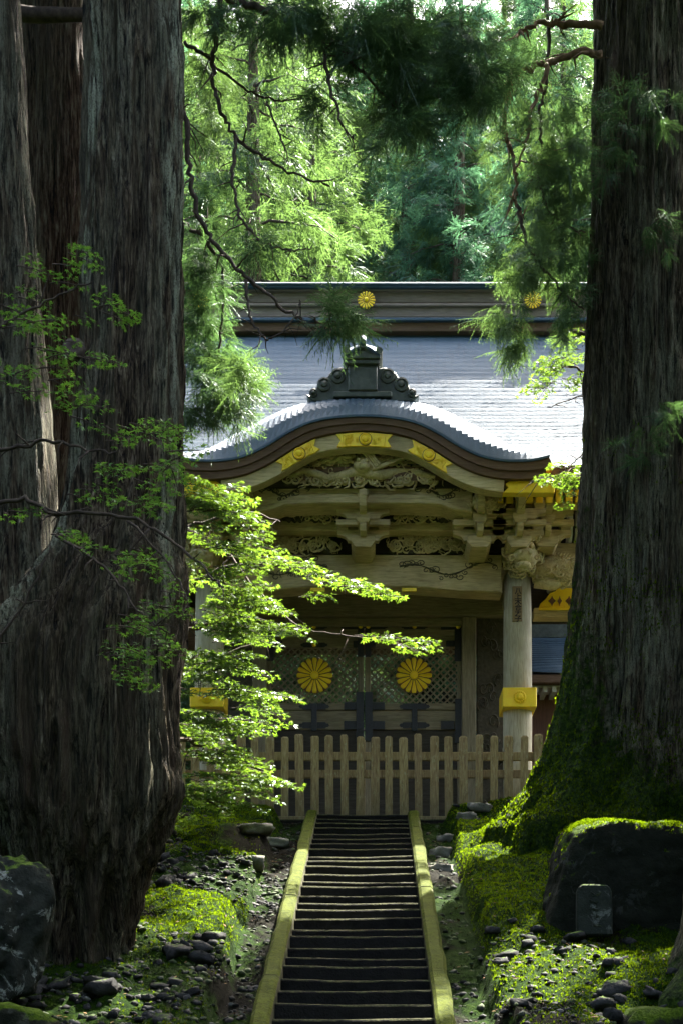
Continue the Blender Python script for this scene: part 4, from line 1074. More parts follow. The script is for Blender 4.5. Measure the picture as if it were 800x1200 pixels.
# mossy rocks by the frame edge and cut slabs at the bank heads
for (px_, py_, Y, sz, sd, mt, name, lab) in (
    (793, 1224, 12.6, (.50,.40,.36), 6, 'boulder', 'mossy_rock', 'low moss-topped rock below the curving cedar root'),
    (838, 1150, 13.6, (.36,.5,.42), 9, 'boulder', 'mossy_rock', 'dark upright rock standing against the curving cedar root'),
    (8, 1205, 11.6, (.42,.3,.20), 12, 'boulder', 'mossy_rock', 'mossy rock below the tall lichen boulder')):
    o = obj_me(name, rock_from(IV3, IF3, name, sz, sd, .3, .2, 1.3, .05), M[mt], None, W(px_, py_, Y)); tag(o, lab, 'rock')
rr = random.Random(21)
slabs = [(322, 962, 21.9, .42, .30, .13), (300, 985, 21.0, .50, .3, .14), (297, 1010, 19.6, .30, .4, .16), (524, 967, 22.4, .32, .25, .12), (545, 962, 22.9, .30, .22, .12), (517, 985, 21.2, .34, .3, .14), (560, 957, 23.2, .34, .25, .12), (515, 1008, 20.2, .38, .30, .12)]
for i, (px_, py_, Y, a_, b_, c_) in enumerate(slabs):
    me = rock_from(IV3, IF3, 'edging_stone', (a_/2*1.0, b_/2*1.1, c_/2*1.3), 30+i, .8, .22, 1.6, .10)
    xx = X(px_, Y); o = obj_me('edging_stone', me, M['slab'], None, (xx, Y, float(terrain(xx, Y))+c_*.05)); o.rotation_euler = (rr.uniform(-.1, .1), rr.uniform(-.1, .1), rr.uniform(-.3, .3))
    tag(o, 'flat pale edging stone at the head of the '+('maple' if px_ < 400 else 'boulder')+' bank', 'stone', 'edging stones at the head of the maple bank' if px_ < 400 else 'edging stones at the head of the boulder bank')
# loose stones
stone_me = [rock_from(IV2, IF2, 'loose_stone', (1, rr.uniform(.65, .95), rr.uniform(.42, .7)), 50+i*3.3, .55, .42, 1.7, .14) for i in range(8)]
for me in stone_me: me.materials.append(M['stone'])
BIGX = lambda p: None
cnt = 0
tries = 0
while cnt < 290 and tries < 6000:
    tries += 1
    side = rr.choice((-1, -1, 1)); Y = 12.6+(23.4-12.6)*rr.random()
    off = 1.45+2.9*rr.random()**1.3; xx = side*off
    if side < 0 and (xx+2.9)**2+(Y-14.6)**2 < .9: continue
    if side > 0 and abs(xx-3.0) < 1.0 and 15.2 < Y < 17: continue
    dens = float(fbm(xx*.55+8, Y*.55, 2.0, 2))
    if dens < (-.05 if side < 0 else .05): continue
    sz = rr.uniform(.035, .075) if rr.random() < .8 else rr.uniform(.08, .15)
    o = obj_me('loose_stone', rr.choice(stone_me), None, None, (xx, Y, float(terrain(xx, Y))+sz*.22)); o.scale = (sz, sz, sz)
    o.rotation_euler = (rr.uniform(-.4, .4), rr.uniform(-.4, .4), rr.uniform(0, 6.3))
    if side < 0: tag(o, 'grey loose stone on the mossy bank on the maple side of the steps', 'stone', 'loose stones on the maple bank')
    else: tag(o, 'grey loose stone on the mossy bank on the boulder side of the steps', 'stone', 'loose stones on the boulder bank')
    cnt += 1
def scatter(me_name, TV, TF, pos, size, name, mat, up_rand=.5, kind='stuff', tint=None, lab=None):
    n = len(pos); a = RNG.uniform(0, 2*PI, n); ca, sa = np.cos(a), np.sin(a)
    R = np.zeros((n, 3, 3)); R[:,0,0] = ca; R[:,0,1] = -sa; R[:,1,0] = sa; R[:,1,1] = ca; R[:,2,2] = 1
    t1 = RNG.normal(0, up_rand, n); t2 = RNG.normal(0, up_rand, n)
    Rx = np.zeros((n, 3, 3)); Rx[:,0,0] = 1; Rx[:,1,1] = np.cos(t1); Rx[:,1,2] = -np.sin(t1); Rx[:,2,1] = np.sin(t1); Rx[:,2,2] = np.cos(t1)
    R = Rx@R
    V = np.einsum('nij,vj->nvi', R*np.asarray(size)[:,None,None], TV)+pos[:,None,:]
    F = (TF[None]+(np.arange(n)*len(TV))[:,None,None]).reshape(-1, TF.shape[1])
    me = mesh_np(me_name, V.reshape(-1, 3), F)
    tn = RNG.uniform(0, 1, n) if tint is None else tint
    attr(me, 'tint', np.repeat(tn, len(TV)))
    return me
# gravel between the stones
V0 = np.array([v.co[:] for v in stone_me[0].vertices])
IV1, IF1 = ico(1); IV1 = IV1*np.array([1, .75, .5])*(1+.45*fbm(IV1[:,0]*2.4, IV1[:,1]*2.4, IV1[:,2]*2.4, 2))[:,None]
n = 13000; side = RNG.choice([-1, -1, 1], n); xx = side*(1.0+3.6*RNG.random(n)**1.2); yy = RNG.uniform(12, 23.6, n)
dn = fbm(xx*.55+8, yy*.55, xx*0+2, 2); k = (dn > np.where(side < 0, -.05, .35)) | ((np.abs(xx) < 1.33) & (RNG.random(n) < .5)); xx, yy = xx[k], yy[k]
gsz = .010+.05*RNG.random(len(xx))**2.6; pos = np.stack([xx, yy, terrain(xx, yy)-gsz*.05], -1)
gm = scatter('gravel', IV1, IF1, pos, gsz, 'gravel', None)
go = obj_me('gravel', gm, M['gravel']); tag(go, 'small grey gravel and pebbles scattered on the mossy banks', 'gravel', kind='stuff')
# moss shoots
n = 200000; xx = RNG.choice([-1, 1], n)*(1.36+3.6*RNG.random(n)); yy = RNG.uniform(12, 23.9, n)
mk = .8*fbm(xx*.7, yy*.7, xx*0+4, 3)*.35+.5*.35+.5*fbm(xx*1.6, yy*1.6, xx*0+1, 3)*.4
dn = fbm(xx*.55+8, yy*.55, xx*0+2, 2)
k = (dn+RNG.normal(0, .20, n) < np.where(xx < 0, .20, .7)) & (mk+RNG.normal(0, .10, n) > np.where(xx < 0, .0, -.12)); xx, yy = xx[k], yy[k]
TV = np.array([(-.30,0,0), (.30,0,0), (.10,.25,.75), (-.22,-.1,.9), (.0,-.32,0), (.35,-.3,.65), (0,.3,0)]); TF = np.array([(0,1,2), (4,1,3)])
pos = np.stack([xx, yy, terrain(xx, yy)-.004], -1)
mm = scatter('moss', TV, TF, pos, RNG.uniform(.014, .040, len(pos)), 'moss', None, .5)
mo = obj_me('moss', mm, M['moss_blade']); tag(mo, 'soft green moss carpeting both banks beside the steps', 'moss', kind='stuff')

def moss_on(o, n, size, cond, name='moss'):
    me_ = o.data; nv = len(me_.polygons); cen = np.zeros(nv*3, np.float32); nr = np.zeros(nv*3, np.float32); ar = np.zeros(nv, np.float32)
    me_.polygons.foreach_get('center', cen); me_.polygons.foreach_get('normal', nr); me_.polygons.foreach_get('area', ar)
    cen = cen.reshape(-1, 3); nr = nr.reshape(-1, 3); mw = np.array(world_of(o)); cen = cen@mw[:3,:3].T+mw[:3,3]; nr = nr@mw[:3,:3].T; nr /= np.linalg.norm(nr, axis=1, keepdims=True)
    wgt = ar*np.clip(cond(cen, nr), 0, 1); ix = RNG.choice(nv, n, p=wgt/wgt.sum())
    p_ = cen[ix]+RNG.normal(0, 1, (n, 3))*np.sqrt(ar[ix])[:,None]*.45
    p_ -= nr[ix]*((p_-cen[ix])*nr[ix]).sum(1)[:,None]
    TVm = np.array([(-.30,0,0), (.30,0,0), (.10,.25,.75), (-.22,-.1,.9), (.0,-.32,0), (.35,-.3,.65), (0,.3,0)]); TFm = np.array([(0,1,2), (4,1,3)])
    mm_ = scatter(name, TVm, TFm, p_, RNG.uniform(size*.4, size, n), name, None, .5)
    oo = obj_me(name, mm_, M['moss_blade'], o if o.parent is None else o.parent); tag(oo, kind='stuff'); return oo
moss_on(bo, 15000, .034, lambda c, n_: np.where(n_[:,2] > .55, .6+fbm(c[:,0]*3, c[:,1]*3, c[:,2]*3, 2), 0))
# fallen leaves and needle litter
n = 2600; xx = RNG.uniform(-4.6, 4.2, n); yy = RNG.uniform(12, 23.8, n); k = np.abs(xx) > 1.0; xx, yy = xx[k], yy[k]
LV = np.array([(-.5,0,0), (0,-.16,.05), (.5,0,.02), (0,.16,.06)]); LF = np.array([(0,1,2), (0,2,3)])
lm0 = scatter('leaf_litter', LV, LF, np.stack([xx, yy, terrain(xx, yy)+.012], -1), RNG.uniform(.025, .085, len(xx)), 'leaf_litter', None, .35)
t = NT('dry_litter'); M['litter'] = t.pbr(t.ramp(t.attr('tint'), [(0,(.035,.02,.01)), (.6,(.12,.06,.025)), (1,(.28,.17,.07))]), .8, spec=.2)
tag(obj_me('leaf_litter', lm0, M['litter']), 'brown fallen leaves and needle litter strewn over the banks', 'leaf litter', kind='stuff')
# ------------------------------------------------------------------ cedar trunks
def trunk_mesh(name, spine, roots=(), bumps=(), nth=170, dz=.07, seed=0, flute=.030, zcoarse=None, lich=(.5, .5), moss_h=1.0, moss_amt=.6, lich_th=None, zg=None):
    """spine: (z, cx, cy, r) from the base upwards, world coordinates"""
    sp = np.array(spine, float); z = []; v = sp[0, 0]
    while v < sp[-1, 0]:
        z.append(v); v += dz if (zcoarse is None or v < zcoarse) else dz*6
    z = np.array(z+[sp[-1, 0]]); cx = np.interp(z, sp[:,0], sp[:,1]); cyy = np.interp(z, sp[:,0], sp[:,2]); r = np.interp(z, sp[:,0], sp[:,3])
    kk = np.array([1, 4, 6, 4, 1])/16.
    for _ in range(4):
        for a_ in (cx, cyy, r): a_[2:-2] = np.convolve(a_, kk, 'valid')
    th = np.linspace(0, 2*PI, nth, endpoint=False); TH, ZZ = np.meshgrid(th, z); Rr = np.repeat(r[:,None], nth, 1)
    z0 = sp[0, 0] if zg is None else zg
    for (t0, amp, kz, wd) in roots:
        d = (TH-t0+PI) % (2*PI)-PI; Rr = Rr+amp*np.exp(-np.clip(ZZ-z0, 0, None)/kz)*np.exp(-(d/wd)**2)
    for (t0, zc, amp, st, sz) in bumps:
        d = (TH-t0+PI) % (2*PI)-PI; Rr = Rr+amp*np.exp(-(d/st)**2-((ZZ-zc)/sz)**2)
    ux, uy = np.cos(TH), np.sin(TH)
    big = fbm(ux*2.2+seed, uy*2.2, ZZ*.16, 3); fis = 1-np.abs(fbm(ux*Rr*6.5+seed, uy*Rr*6.5, ZZ*.55, 4))*2
    fine = fbm(ux*Rr*16+seed, uy*Rr*16, ZZ*1.1, 3)
    vf = 1-np.abs(fbm(ux*Rr*11+seed*2, uy*Rr*11, ZZ*1.1, 3))*2
    Rr = Rr*(1+.07*big)+flute*fis+flute*.35*fine+flute*.4*vf
    P = np.stack([cx[:,None]+Rr*ux, cyy[:,None]+Rr*uy, ZZ], -1)
    nz_ = len(z); id_ = np.arange(nz_*nth).reshape(nz_, nth); nx_ = np.roll(id_, -1, 1)
    F = np.stack([id_[:-1], nx_[:-1], nx_[1:], id_[1:]], -1).reshape(-1, 4)
    me = mesh_np(name, P.reshape(-1, 3), F, True)
    attr(me, 'moss', (moss_amt*np.exp(-np.clip(ZZ-z0, 0, None)/moss_h)+.12*fbm(ux*2, uy*2, ZZ*.8, 2)).ravel())
    lv = lich[0]+lich[1]*fbm(ux*1.6+seed, uy*1.6, ZZ*.25, 2)
    for (t0, wd, amp) in (lich_th or ()):
        d = (TH-t0+PI) % (2*PI)-PI; lv = lv+amp*np.exp(-((d+.10*fbm(ZZ*.5, TH*0+t0, TH*0, 2))/wd)**2)
    attr(me, 'lichen', np.clip(lv, 0, 1).ravel())
    return me
def spine_px(rows, Y, top=None):
    out = []
    for (py_, cpx, rpx) in rows: out.append((Z(py_, Y), X(cpx, Y), Y, rpx*Y/FPX))
    out.sort()
    if top:
        zt_, xt, rt = top; out.append((zt_, xt, Y, rt))
    return out
def tree_root(name, Yb, px_, py_, label, group=None):
    o = empty(name, W(px_, py_, Yb)); return tag(o, label, 'tree', group)

# --- needle sprays
def tuft_template(kind, seed):
    """a drooping fan of strands; kind 2 near, 1 hillside, 0 canopy out of view"""
    r = np.random.default_rng(seed); V = []; F = []
    ns = (9, 15, 17)[kind]; wk = (.046, .0150, .0100)[kind]; nn_ = (0, 3, 7)[kind]
    for s_ in range(ns):
        az = r.uniform(-1.15, 1.15); L = r.uniform(.5, 1.0)*(1-.25*abs(az)); el0 = r.uniform(-.35, .6); dr = r.uniform(.0, .55) if kind else r.uniform(.3, 1.0)
        d = np.array([math.cos(az), math.sin(az), 0]); side = np.array([-math.sin(az), math.cos(az), 0]); st = np.array([r.uniform(0, .40), r.normal(0, .05), r.normal(0, .05)])
        pts = [st+d*L*u*.9+np.array([0, 0, el0*u*L-dr*u*u*L*.8]) for u in (0, .5, 1)]
        tw = r.uniform(-.8, .8); sd = side*math.cos(tw)+np.array([0, 0, 1])*math.sin(tw); b = len(V)
        for p, wd in zip(pts, (wk*.7, wk, wk*.15)): V.append(p-sd*wd); V.append(p+sd*wd)
        for q in range(2): F += [(b+2*q, b+2*q+1, b+2*q+3), (b+2*q, b+2*q+3, b+2*q+2)]
        for q in range(nn_):
            u = (q+.6)/nn_*2; j = min(1, int(u)); p = pts[j]+(pts[j+1]-pts[j])*(u-j)
            for sg in (-1, 1):
                ln = (.17 if kind == 2 else .24)*(1-.2*u); e = p+d*ln*.85+side*sg*ln*.5+np.array([0, 0, r.uniform(-.6, .15)])*ln; b = len(V)
                wv = .012 if kind == 2 else .021
                V += [p-d*wv, p+d*wv, e]; F.append((b, b+1, b+2))
    return np.array(V), np.array(F)
TUFT = [tuft_template(2, i) for i in range(4)]; TUFT_M = [tuft_template(1, 20+i) for i in range(4)]; TUFT_S = [tuft_template(0, 40+i) for i in range(4)]
def rotz(a):
    c, s = np.cos(a), np.sin(a); R = np.zeros(a.shape+(3, 3)); R[...,0,0] = c; R[...,0,1] = -s; R[...,1,0] = s; R[...,1,1] = c; R[...,2,2] = 1; return R
def roty(a):
    c, s = np.cos(a), np.sin(a); R = np.zeros(a.shape+(3, 3)); R[...,0,0] = c; R[...,0,2] = s; R[...,2,0] = -s; R[...,2,2] = c; R[...,1,1] = 1; return R
def rotx(a):
    c, s = np.cos(a), np.sin(a); R = np.zeros(a.shape+(3, 3)); R[...,1,1] = c; R[...,1,2] = -s; R[...,2,1] = s; R[...,2,2] = c; R[...,0,0] = 1; return R
def tufts_mesh(name, P, az, pitch, size, templates, tint=None, roll=.5):
    P = np.asarray(P, float); n = len(P); az = np.asarray(az); pitch = np.asarray(pitch); size = np.asarray(size)
    R = rotz(az)@roty(pitch)@rotx(RNG.normal(0, roll, n)); which = RNG.integers(0, len(templates), n)
    Vs = []; Fs = []; Ts = []; base = 0
    tn = RNG.uniform(0, 1, n) if tint is None else np.asarray(tint)
    for k_, (TV, TF) in enumerate(templates):
        ix = np.where(which == k_)[0]
        if not len(ix): continue
        V = np.einsum('nij,vj->nvi', R[ix]*size[ix][:,None,None], TV)+P[ix][:,None,:]
        F = TF[None]+(np.arange(len(ix))*len(TV))[:,None,None]+base
        Vs.append(V.reshape(-1, 3)); Fs.append(F.reshape(-1, 3)); Ts.append(np.repeat(tn[ix], len(TV))); base += len(ix)*len(TV)
    me = mesh_np(name, np.concatenate(Vs), np.concatenate(Fs)); attr(me, 'tint', np.concatenate(Ts)); return me

def conifer_layout(h, r0, z_lo, n_br, seed, tuft, dens=1.0, droop=.35):
    """branch polylines plus spray positions for a cedar of height h, widest radius r0"""
    r = np.random.default_rng(seed); P = []; AZ = []; PT = []; SZ = []; br = []
    for i in range(n_br):
        u = (i+r.uniform(0, 1))/n_br; z = z_lo+(h-z_lo)*u; L = r0*(1-u)**.75*r.uniform(.7, 1.15)+.5
        a = i*2.4+r.uniform(-.4, .4); pts = []
        for q in range(7):
            v = q/6; pts.append(np.array([math.cos(a)*L*v, math.sin(a)*L*v, z+.25*L*v-droop*L*v*v*1.5+r.uniform(-.06, .06)]))
        br.append((pts, .035+.03*L/r0)); nt = max(4, int(L*5.2*dens))
        for q in range(nt):
            v = .18+.84*(q+r.uniform(0, 1))/nt; j = min(5, int(v*6)); p = pts[j]+(pts[j+1]-pts[j])*(v*6-j)
            p = p+np.array([r.normal(0, .28), r.normal(0, .28), r.normal(-.12, .22)])
            P.append(p); AZ.append(a+r.normal(0, .9)); PT.append(r.uniform(.0, .9)); SZ.append(tuft*r.uniform(.7, 1.25))
    return np.array(P), np.array(AZ), np.array(PT), np.array(SZ), br

# --- left-hand giant cedar in front of the maple
AY = 14.6
tA = tree_root('cedar_tree', AY, 95, 1150, 'giant cedar with pale lichen streaks and a swollen burl above its base, beside the maple')
rowsA = [(1210,100,56),(1165,100,50),(1130,98,46),(1080,97,55),(1030,97,70),(985,98,90),(950,99,99),(900,99,101),(850,97,103),(800,97,105),(760,104,103),(700,122,92),(640,139,71),(560,148,61),(400,153,55),(200,155,53),(0,156,52)]
meA = trunk_mesh('trunk', spine_px(rowsA, AY, (30, X(160, AY), .2)), bumps=((-.75, Z(1060, AY), .10, .14, .9), (-1.25, Z(1090, AY), .12, .16, .7), (-1.85, Z(1070, AY), .10, .15, .9), (-2.4, Z(1090, AY), .12, .2, .7), (-.15, Z(925, AY), .10, .5, .28), (PI+.3, Z(800, AY), .25, .7, .8), (-2.2, Z(880, AY), .12, .4, 1.0), (-1.1, Z(620, AY), .05, .35, 2.2), (-.55, Z(300, AY), .05, .25, 4)),
     seed=2.0, zcoarse=13, flute=.064, nth=340, dz=.075, lich=(.12, .55), moss_h=2.2, moss_amt=.40, lich_th=((-2.5, .22, 1.1), (-.55, .22, .8)))
trA = obj_me('trunk', meA, M['bark'], tA)
P, AZ, PT, SZ, br = conifer_layout(30, 4.6, 19.5, 60, 3, 1.25, 1.25)
off = np.array([X(160, AY), AY, 0])
obj_me('crown', tufts_mesh('crown', P+off, AZ, PT, SZ, TUFT_S), M['needle'], tA)
m = MB()
for pts, r0 in br: m.tube([tuple(p+off) for p in pts], [r0*(1-.8*q/6) for q in range(7)], 5)
m.build('limbs', M['twig'], tA, smooth=True)
MB().lathe([(.02,0),(.09,.02),(.12,.05),(.06,.09),(.01,.06)], (X(102, AY), AY-.60, Z(447, AY)), 'y', 12).build('knot', M['twig'], tA, smooth=True)
# --- dark cedar behind it
BYt = 17.5
tB = tree_root('cedar_tree', BYt, 62, 1030, 'dark brown cedar standing close behind the burled giant')
rowsB = [(1060,60,110),(980,62,80),(800,64,56),(500,66,46),(200,64,42),(0,62,40)]
obj_me('trunk', trunk_mesh('trunk', spine_px(rowsB, BYt, (29, X(60, BYt), .2)), seed=5.0, zcoarse=16, lich=(.1, .3), nth=110, moss_h=1.5), M['bark_warm'], tB)
P, AZ, PT, SZ, br = conifer_layout(29, 4.2, 18.5, 34, 13, 1.15, .8); off = np.array([X(60, BYt), BYt, 0])
obj_me('crown', tufts_mesh('crown', P+off, AZ, PT, SZ, TUFT_S), M['needle'], tB)
m = MB(); m.tube([W(-10, 12, 16.6), W(40, 17, 16.5), W(104, 17, 16.4)], [.10, .085, .07], 8); m.build('broken_limb', M['twig'], tB, smooth=True)
# --- far left cedar with light catching its edge
CYt = 15.4
tC = tree_root('cedar_tree', CYt, -8, 1090, 'flaring cedar with a grey sunlit edge, left of the dark brown cedar'.replace('left of', 'crowding'))
rowsC = [(1120,-10,140),(960,-8,110),(800,-4,84),(640,2,66),(560,0,63),(350,-6,51),(150,-12,42),(0,-16,40)]
obj_me('trunk', trunk_mesh('trunk', spine_px(rowsC, CYt, (29, X(-20, CYt), .2)), seed=9.0, zcoarse=14, lich=(.5, .4), nth=120, moss_h=1.5), M['bark'], tC)
P, AZ, PT, SZ, br = conifer_layout(29, 4.6, 19.0, 56, 23, 1.25, 1.2); off = np.array([X(-18, CYt), CYt, 0])
obj_me('crown', tufts_mesh('crown', P+off, AZ, PT, SZ, TUFT_S), M['needle'], tC)
# --- right-hand giant cedar with mossy buttress
DYt = 21.0
tD = tree_root('cedar_tree', DYt, 745, 985, 'giant cedar with moss-covered buttress roots behind the angular boulder')
rowsD = [(1110,735,112),(1000,735,112),(960,738,100),(930,742,92),(880,748,84),(800,754,80),(700,757,77),(560,757,72),(380,757,67),(200,758,63),(0,760,61)]
rootsD = ((PI+.14, .34, .40, .34), (PI+.05, .50, 1.9, .42), (-2.40, .60, .6, .26), (-1.75, .35, .5, .28), (-.9, .5, .5, .3), (.2, .7, .6, .5), (1.6, .7, .6, .6))
meD = trunk_mesh('trunk', spine_px(rowsD, DYt, (34, X(760, DYt), .2)), roots=rootsD, bumps=((-1.95, Z(760, DYt), .06, .12, 3), (-2.35, Z(600, DYt), .07, .16, 5), (-1.2, Z(500, DYt), .05, .16, 6)), seed=14.0, zcoarse=18.5, lich=(.35, .45), moss_h=1.7, moss_amt=1.0, nth=340, dz=.08, zg=5.15, flute=.064)
# moss climbs on the flank away from the light
ma = meD.attributes['moss']; co = np.zeros(len(meD.vertices)*3, np.float32); meD.vertices.foreach_get('co', co); co = co.reshape(-1, 3)
mv = np.zeros(len(meD.vertices), np.float32); ma.data.foreach_get('value', mv)
thv = np.arctan2(co[:,1]-DYt, co[:,0]-X(755, DYt)); dd = (thv-(PI+.1)+PI) % (2*PI)-PI
mv += .62*np.exp(-(dd/.75)**2)*np.exp(-np.clip(co[:,2]-6, 0, None)/6.0)-.35*np.exp(-((((thv+1.35+PI) % (2*PI))-PI)/.6)**2)*np.clip((co[:,2]-5.2)/.8, 0, 1)
ma.data.foreach_set('value', mv)
trD = obj_me('trunk', meD, M['bark'], tD)
moss_on(trD, 34000, .055, lambda c, n_: np.clip(.75*np.exp(-np.clip(c[:,2]-5.3, 0, None)/1.1)+.5*fbm(c[:,0]*2.5, c[:,1]*2.5, c[:,2]*2.5, 3)+.4*np.clip(-n_[:,0], 0, 1)*np.exp(-np.clip(c[:,2]-6, 0, None)/3)-.15, 0, 1)*(c[:,2] < 11)*(c[:,1] < DYt+.5))
P, AZ, PT, SZ, br = conifer_layout(34, 4.8, 22.8, 48, 33, 1.2, .95); off = np.array([X(760, DYt), DYt, 0])
obj_me('crown', tufts_mesh('crown', P+off, AZ, PT, SZ, TUFT_S), M['needle'], tD)
m = MB()
for pts, r0 in br: m.tube([tuple(p+off) for p in pts], [r0*(1-.8*q/6) for q in range(7)], 5)
m.build('limbs', M['twig'], tD, smooth=True)
# --- cedar at the frame's edge, only its root and flank show
EYt = 13.7
tE = tree_root('cedar_tree', EYt, 880, 1180, 'dark cedar whose curving mossy root reaches down past the stone tablet')
rowsE = [(1330,885,88),(1200,885,88),(1120,885,82),(1000,885,76),(600,888,70),(0,890,62)]
obj_me('trunk', trunk_mesh('trunk', spine_px(rowsE, EYt, (31, X(892, EYt), .2)), roots=((PI-.1, .55, .30, .45), (PI+.75, .6, .45, .35), (-1.6, .4, .5, .4)), seed=17.0, zcoarse=4, nth=110, moss_h=.9, moss_amt=.9, zg=2.3), M['bark'], tE)
P, AZ, PT, SZ, br = conifer_layout(31, 4.8, 19.5, 60, 43, 1.25, 1.25); off = np.array([X(892, EYt), EYt, 0])
obj_me('crown', tufts_mesh('crown', P+off, AZ, PT, SZ, TUFT_S), M['needle'], tE)

# --- hanging limbs: polyline in photo pixels at a depth, sprays near the listed spots
def limb(parent, pts, Y, r_px, mat, y2=None, name='limb'):
    n = len(pts); y2 = Y if y2 is None else y2
    P3 = [W(a_, b_, Y+(y2-Y)*i/(n-1)) for i, (a_, b_) in enumerate(pts)]
    # Catmull-Rom
    Q = []
    for i in range(n-1):
        p0, p1, p2, p3 = P3[max(i-1, 0)], P3[i], P3[i+1], P3[min(i+2, n-1)]
        for q in range(6):
            t_ = q/6; Q.append(.5*((2*p1)+(p2-p0)*t_+(2*p0-5*p1+4*p2-p3)*t_*t_+(3*p1-p0-3*p2+p3)*t_**3))
    Q.append(P3[-1]); N_ = len(Q); rr_ = r_px*Y/FPX
    rk = random.Random(int(pts[0][0]*7+pts[0][1]*3+n)); ks = min(.03, rr_*.8)
    Q = [q+Vector((rk.uniform(-ks, ks), rk.uniform(-ks, ks), rk.uniform(-ks, ks))) for q in Q]
    lo = MB().tube(Q, [rr_*(1-.65*i/(N_-1))*rk.uniform(.88, 1.14) for i in range(N_)], 7).build(name, mat, parent, smooth=True)
    m_ = MB()
    for k_ in range(max(3, N_//3)):
        q = Q[rk.randrange(2, N_-1)]; v = Vector((rk.uniform(-1, 1), rk.uniform(-1, 1), rk.uniform(-1.1, .5))).normalized(); L_ = rk.uniform(.10, .38)*Y/16; w_ = Vector((rk.uniform(-1, 1), rk.uniform(-1, 1), rk.uniform(-1, .2)))*.3*L_
        m_.tube([q, q+v*L_*.5, q+v*L_+w_], [rr_*.32+.002, rr_*.22+.002, .0015], 4)
    tag(m_.build('twigs', mat, lo if parent.parent is None else parent, smooth=True), kind='stuff')
def sprays(parent, spots, mat, size, name='needle_sprays', sd=1, tint=(0, 1), down=(.2, 1.1)):
    r = np.random.default_rng(sd); P = []; AZ = []; PT = []; SZ = []
    for (cx_, cy_, rx, ry, Y, n) in spots:
        for k_ in range(int(n*1.5)):
            a_ = r.uniform(0, 6.28); q = math.sqrt(r.random()); Yk = Y+r.normal(0, .35)
            P.append(W(cx_+rx*q*math.cos(a_), cy_+ry*q*math.sin(a_), Yk)); AZ.append(r.uniform(0, 6.28)); PT.append(r.uniform(*down)); SZ.append(size*r.uniform(.7, 1.3))
    return obj_me(name, tufts_mesh(name, np.array([tuple(p) for p in P]), np.array(AZ), np.array(PT), np.array(SZ), TUFT, r.uniform(tint[0], tint[1], len(P))), mat, parent)
tw = M['twig']
limb(tA, [(200,-60),(255,-12),(290,4),(350,30),(410,60),(462,80),(500,94),(560,112)], 15.4, 5.5, tw, 17)
limb(tA, [(262,-20),(255,15),(251,60),(250,95),(258,128),(275,156),(310,186),(345,204),(385,216)], 15.6, 3.4, tw, 16.5)
limb(tA, [(277,158),(274,190),(273,212),(279,245),(290,268),(312,285),(340,293),(366,290)], 16, 2.2, tw)
limb(tA, [(212,110),(217,145),(222,195),(230,240),(245,275),(270,305),(290,326),(322,352),(350,374),(372,384),(384,378),(390,362)], 15.2, 3.4, tw, 16)
limb(tA, [(289,328),(290,348),(295,374),(305,390),(314,397),(330,390),(345,372),(352,350)], 15.6, 2.0, tw)
limb(tA, [(216,50),(240,65),(270,92),(300,110),(330,118),(360,112)], 15.6, 2.2, tw, 17)
limb(tA, [(378,48),(384,85),(390,115),(402,145),(415,162)], 16, 2.6, tw)
limb(tA, [(400,60),(425,85),(450,112),(470,130),(500,138)], 16, 2.2, tw, 17)
limb(tA, [(312,118),(325,150),(336,180),(338,198)], 16, 1.5, tw)
sprays(tA, [(520,60,60,45,16.8,60),(455,40,50,38,16.4,42),(560,95,40,30,17,26),(410,15,60,20,16,24),(300,5,70,14,15.6,16),(350,15,40,18,15.8,16),(390,362,16,20,15.9,12),(372,110,26,26,16.2,8),(300,285,20,10,16,4),(470,135,30,25,16.8,20)], M['needle'], .50, 'needle_sprays', 4, (0, .6))
sprays(tB, [(240,345,28,50,19.5,30),(243,410,26,40,19.5,26),(235,290,24,40,19.6,20),(255,450,28,30,19.4,16),(238,470,22,20,19.4,10)], M['needle'], .48, 'needle_sprays', 5, (0, .8))
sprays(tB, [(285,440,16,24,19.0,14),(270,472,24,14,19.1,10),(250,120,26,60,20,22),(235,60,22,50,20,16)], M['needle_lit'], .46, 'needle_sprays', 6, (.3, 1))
limb(tB, [(110,250),(180,255),(225,268),(255,300),(262,350),(255,420)], 19.0, 3.5, tw, 19.5)
wt = M['twig_warm']
limb(tD, [(705,28),(672,27),(650,25),(625,29),(607,40)], 20.2, 5, wt)
limb(tD, [(705,62),(680,60),(655,68),(625,78),(600,86),(594,104),(591,135),(592,160),(600,180),(603,205),(605,235),(612,262)], 20.2, 4.2, wt)
limb(tD, [(640,75),(636,100),(622,125),(620,150),(612,182),(602,200)], 20.1, 3.0, wt)
limb(tD, [(642,30),(642,62),(640,100),(632,130),(634,170),(630,205),(640,240),(660,262),(685,272)], 20.3, 2.4, tw)
limb(tD, [(605,235),(612,270),(625,300),(645,325),(662,345),(684,362)], 20.2, 2.2, tw)
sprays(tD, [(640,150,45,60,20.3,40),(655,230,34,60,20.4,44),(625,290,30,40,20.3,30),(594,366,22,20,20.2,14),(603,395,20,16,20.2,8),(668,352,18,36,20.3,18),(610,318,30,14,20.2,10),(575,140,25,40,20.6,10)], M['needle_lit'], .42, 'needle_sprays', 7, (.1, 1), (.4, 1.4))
sprays(tD, [(640,60,50,40,20.8,26),(670,160,20,60,20.9,20),(675,290,16,50,20.6,16)], M['needle'], .45, 'needle_sprays', 8, (.2, 1))
sprays(tD, [(745,120,42,30,19.6,24),(720,175,20,30,19.7,8),(778,270,24,24,19.6,8),(752,515,28,18,19.6,6),(782,480,20,16,19.6,5)], M['needle'], .36, 'needle_sprays', 9, (0, .4))

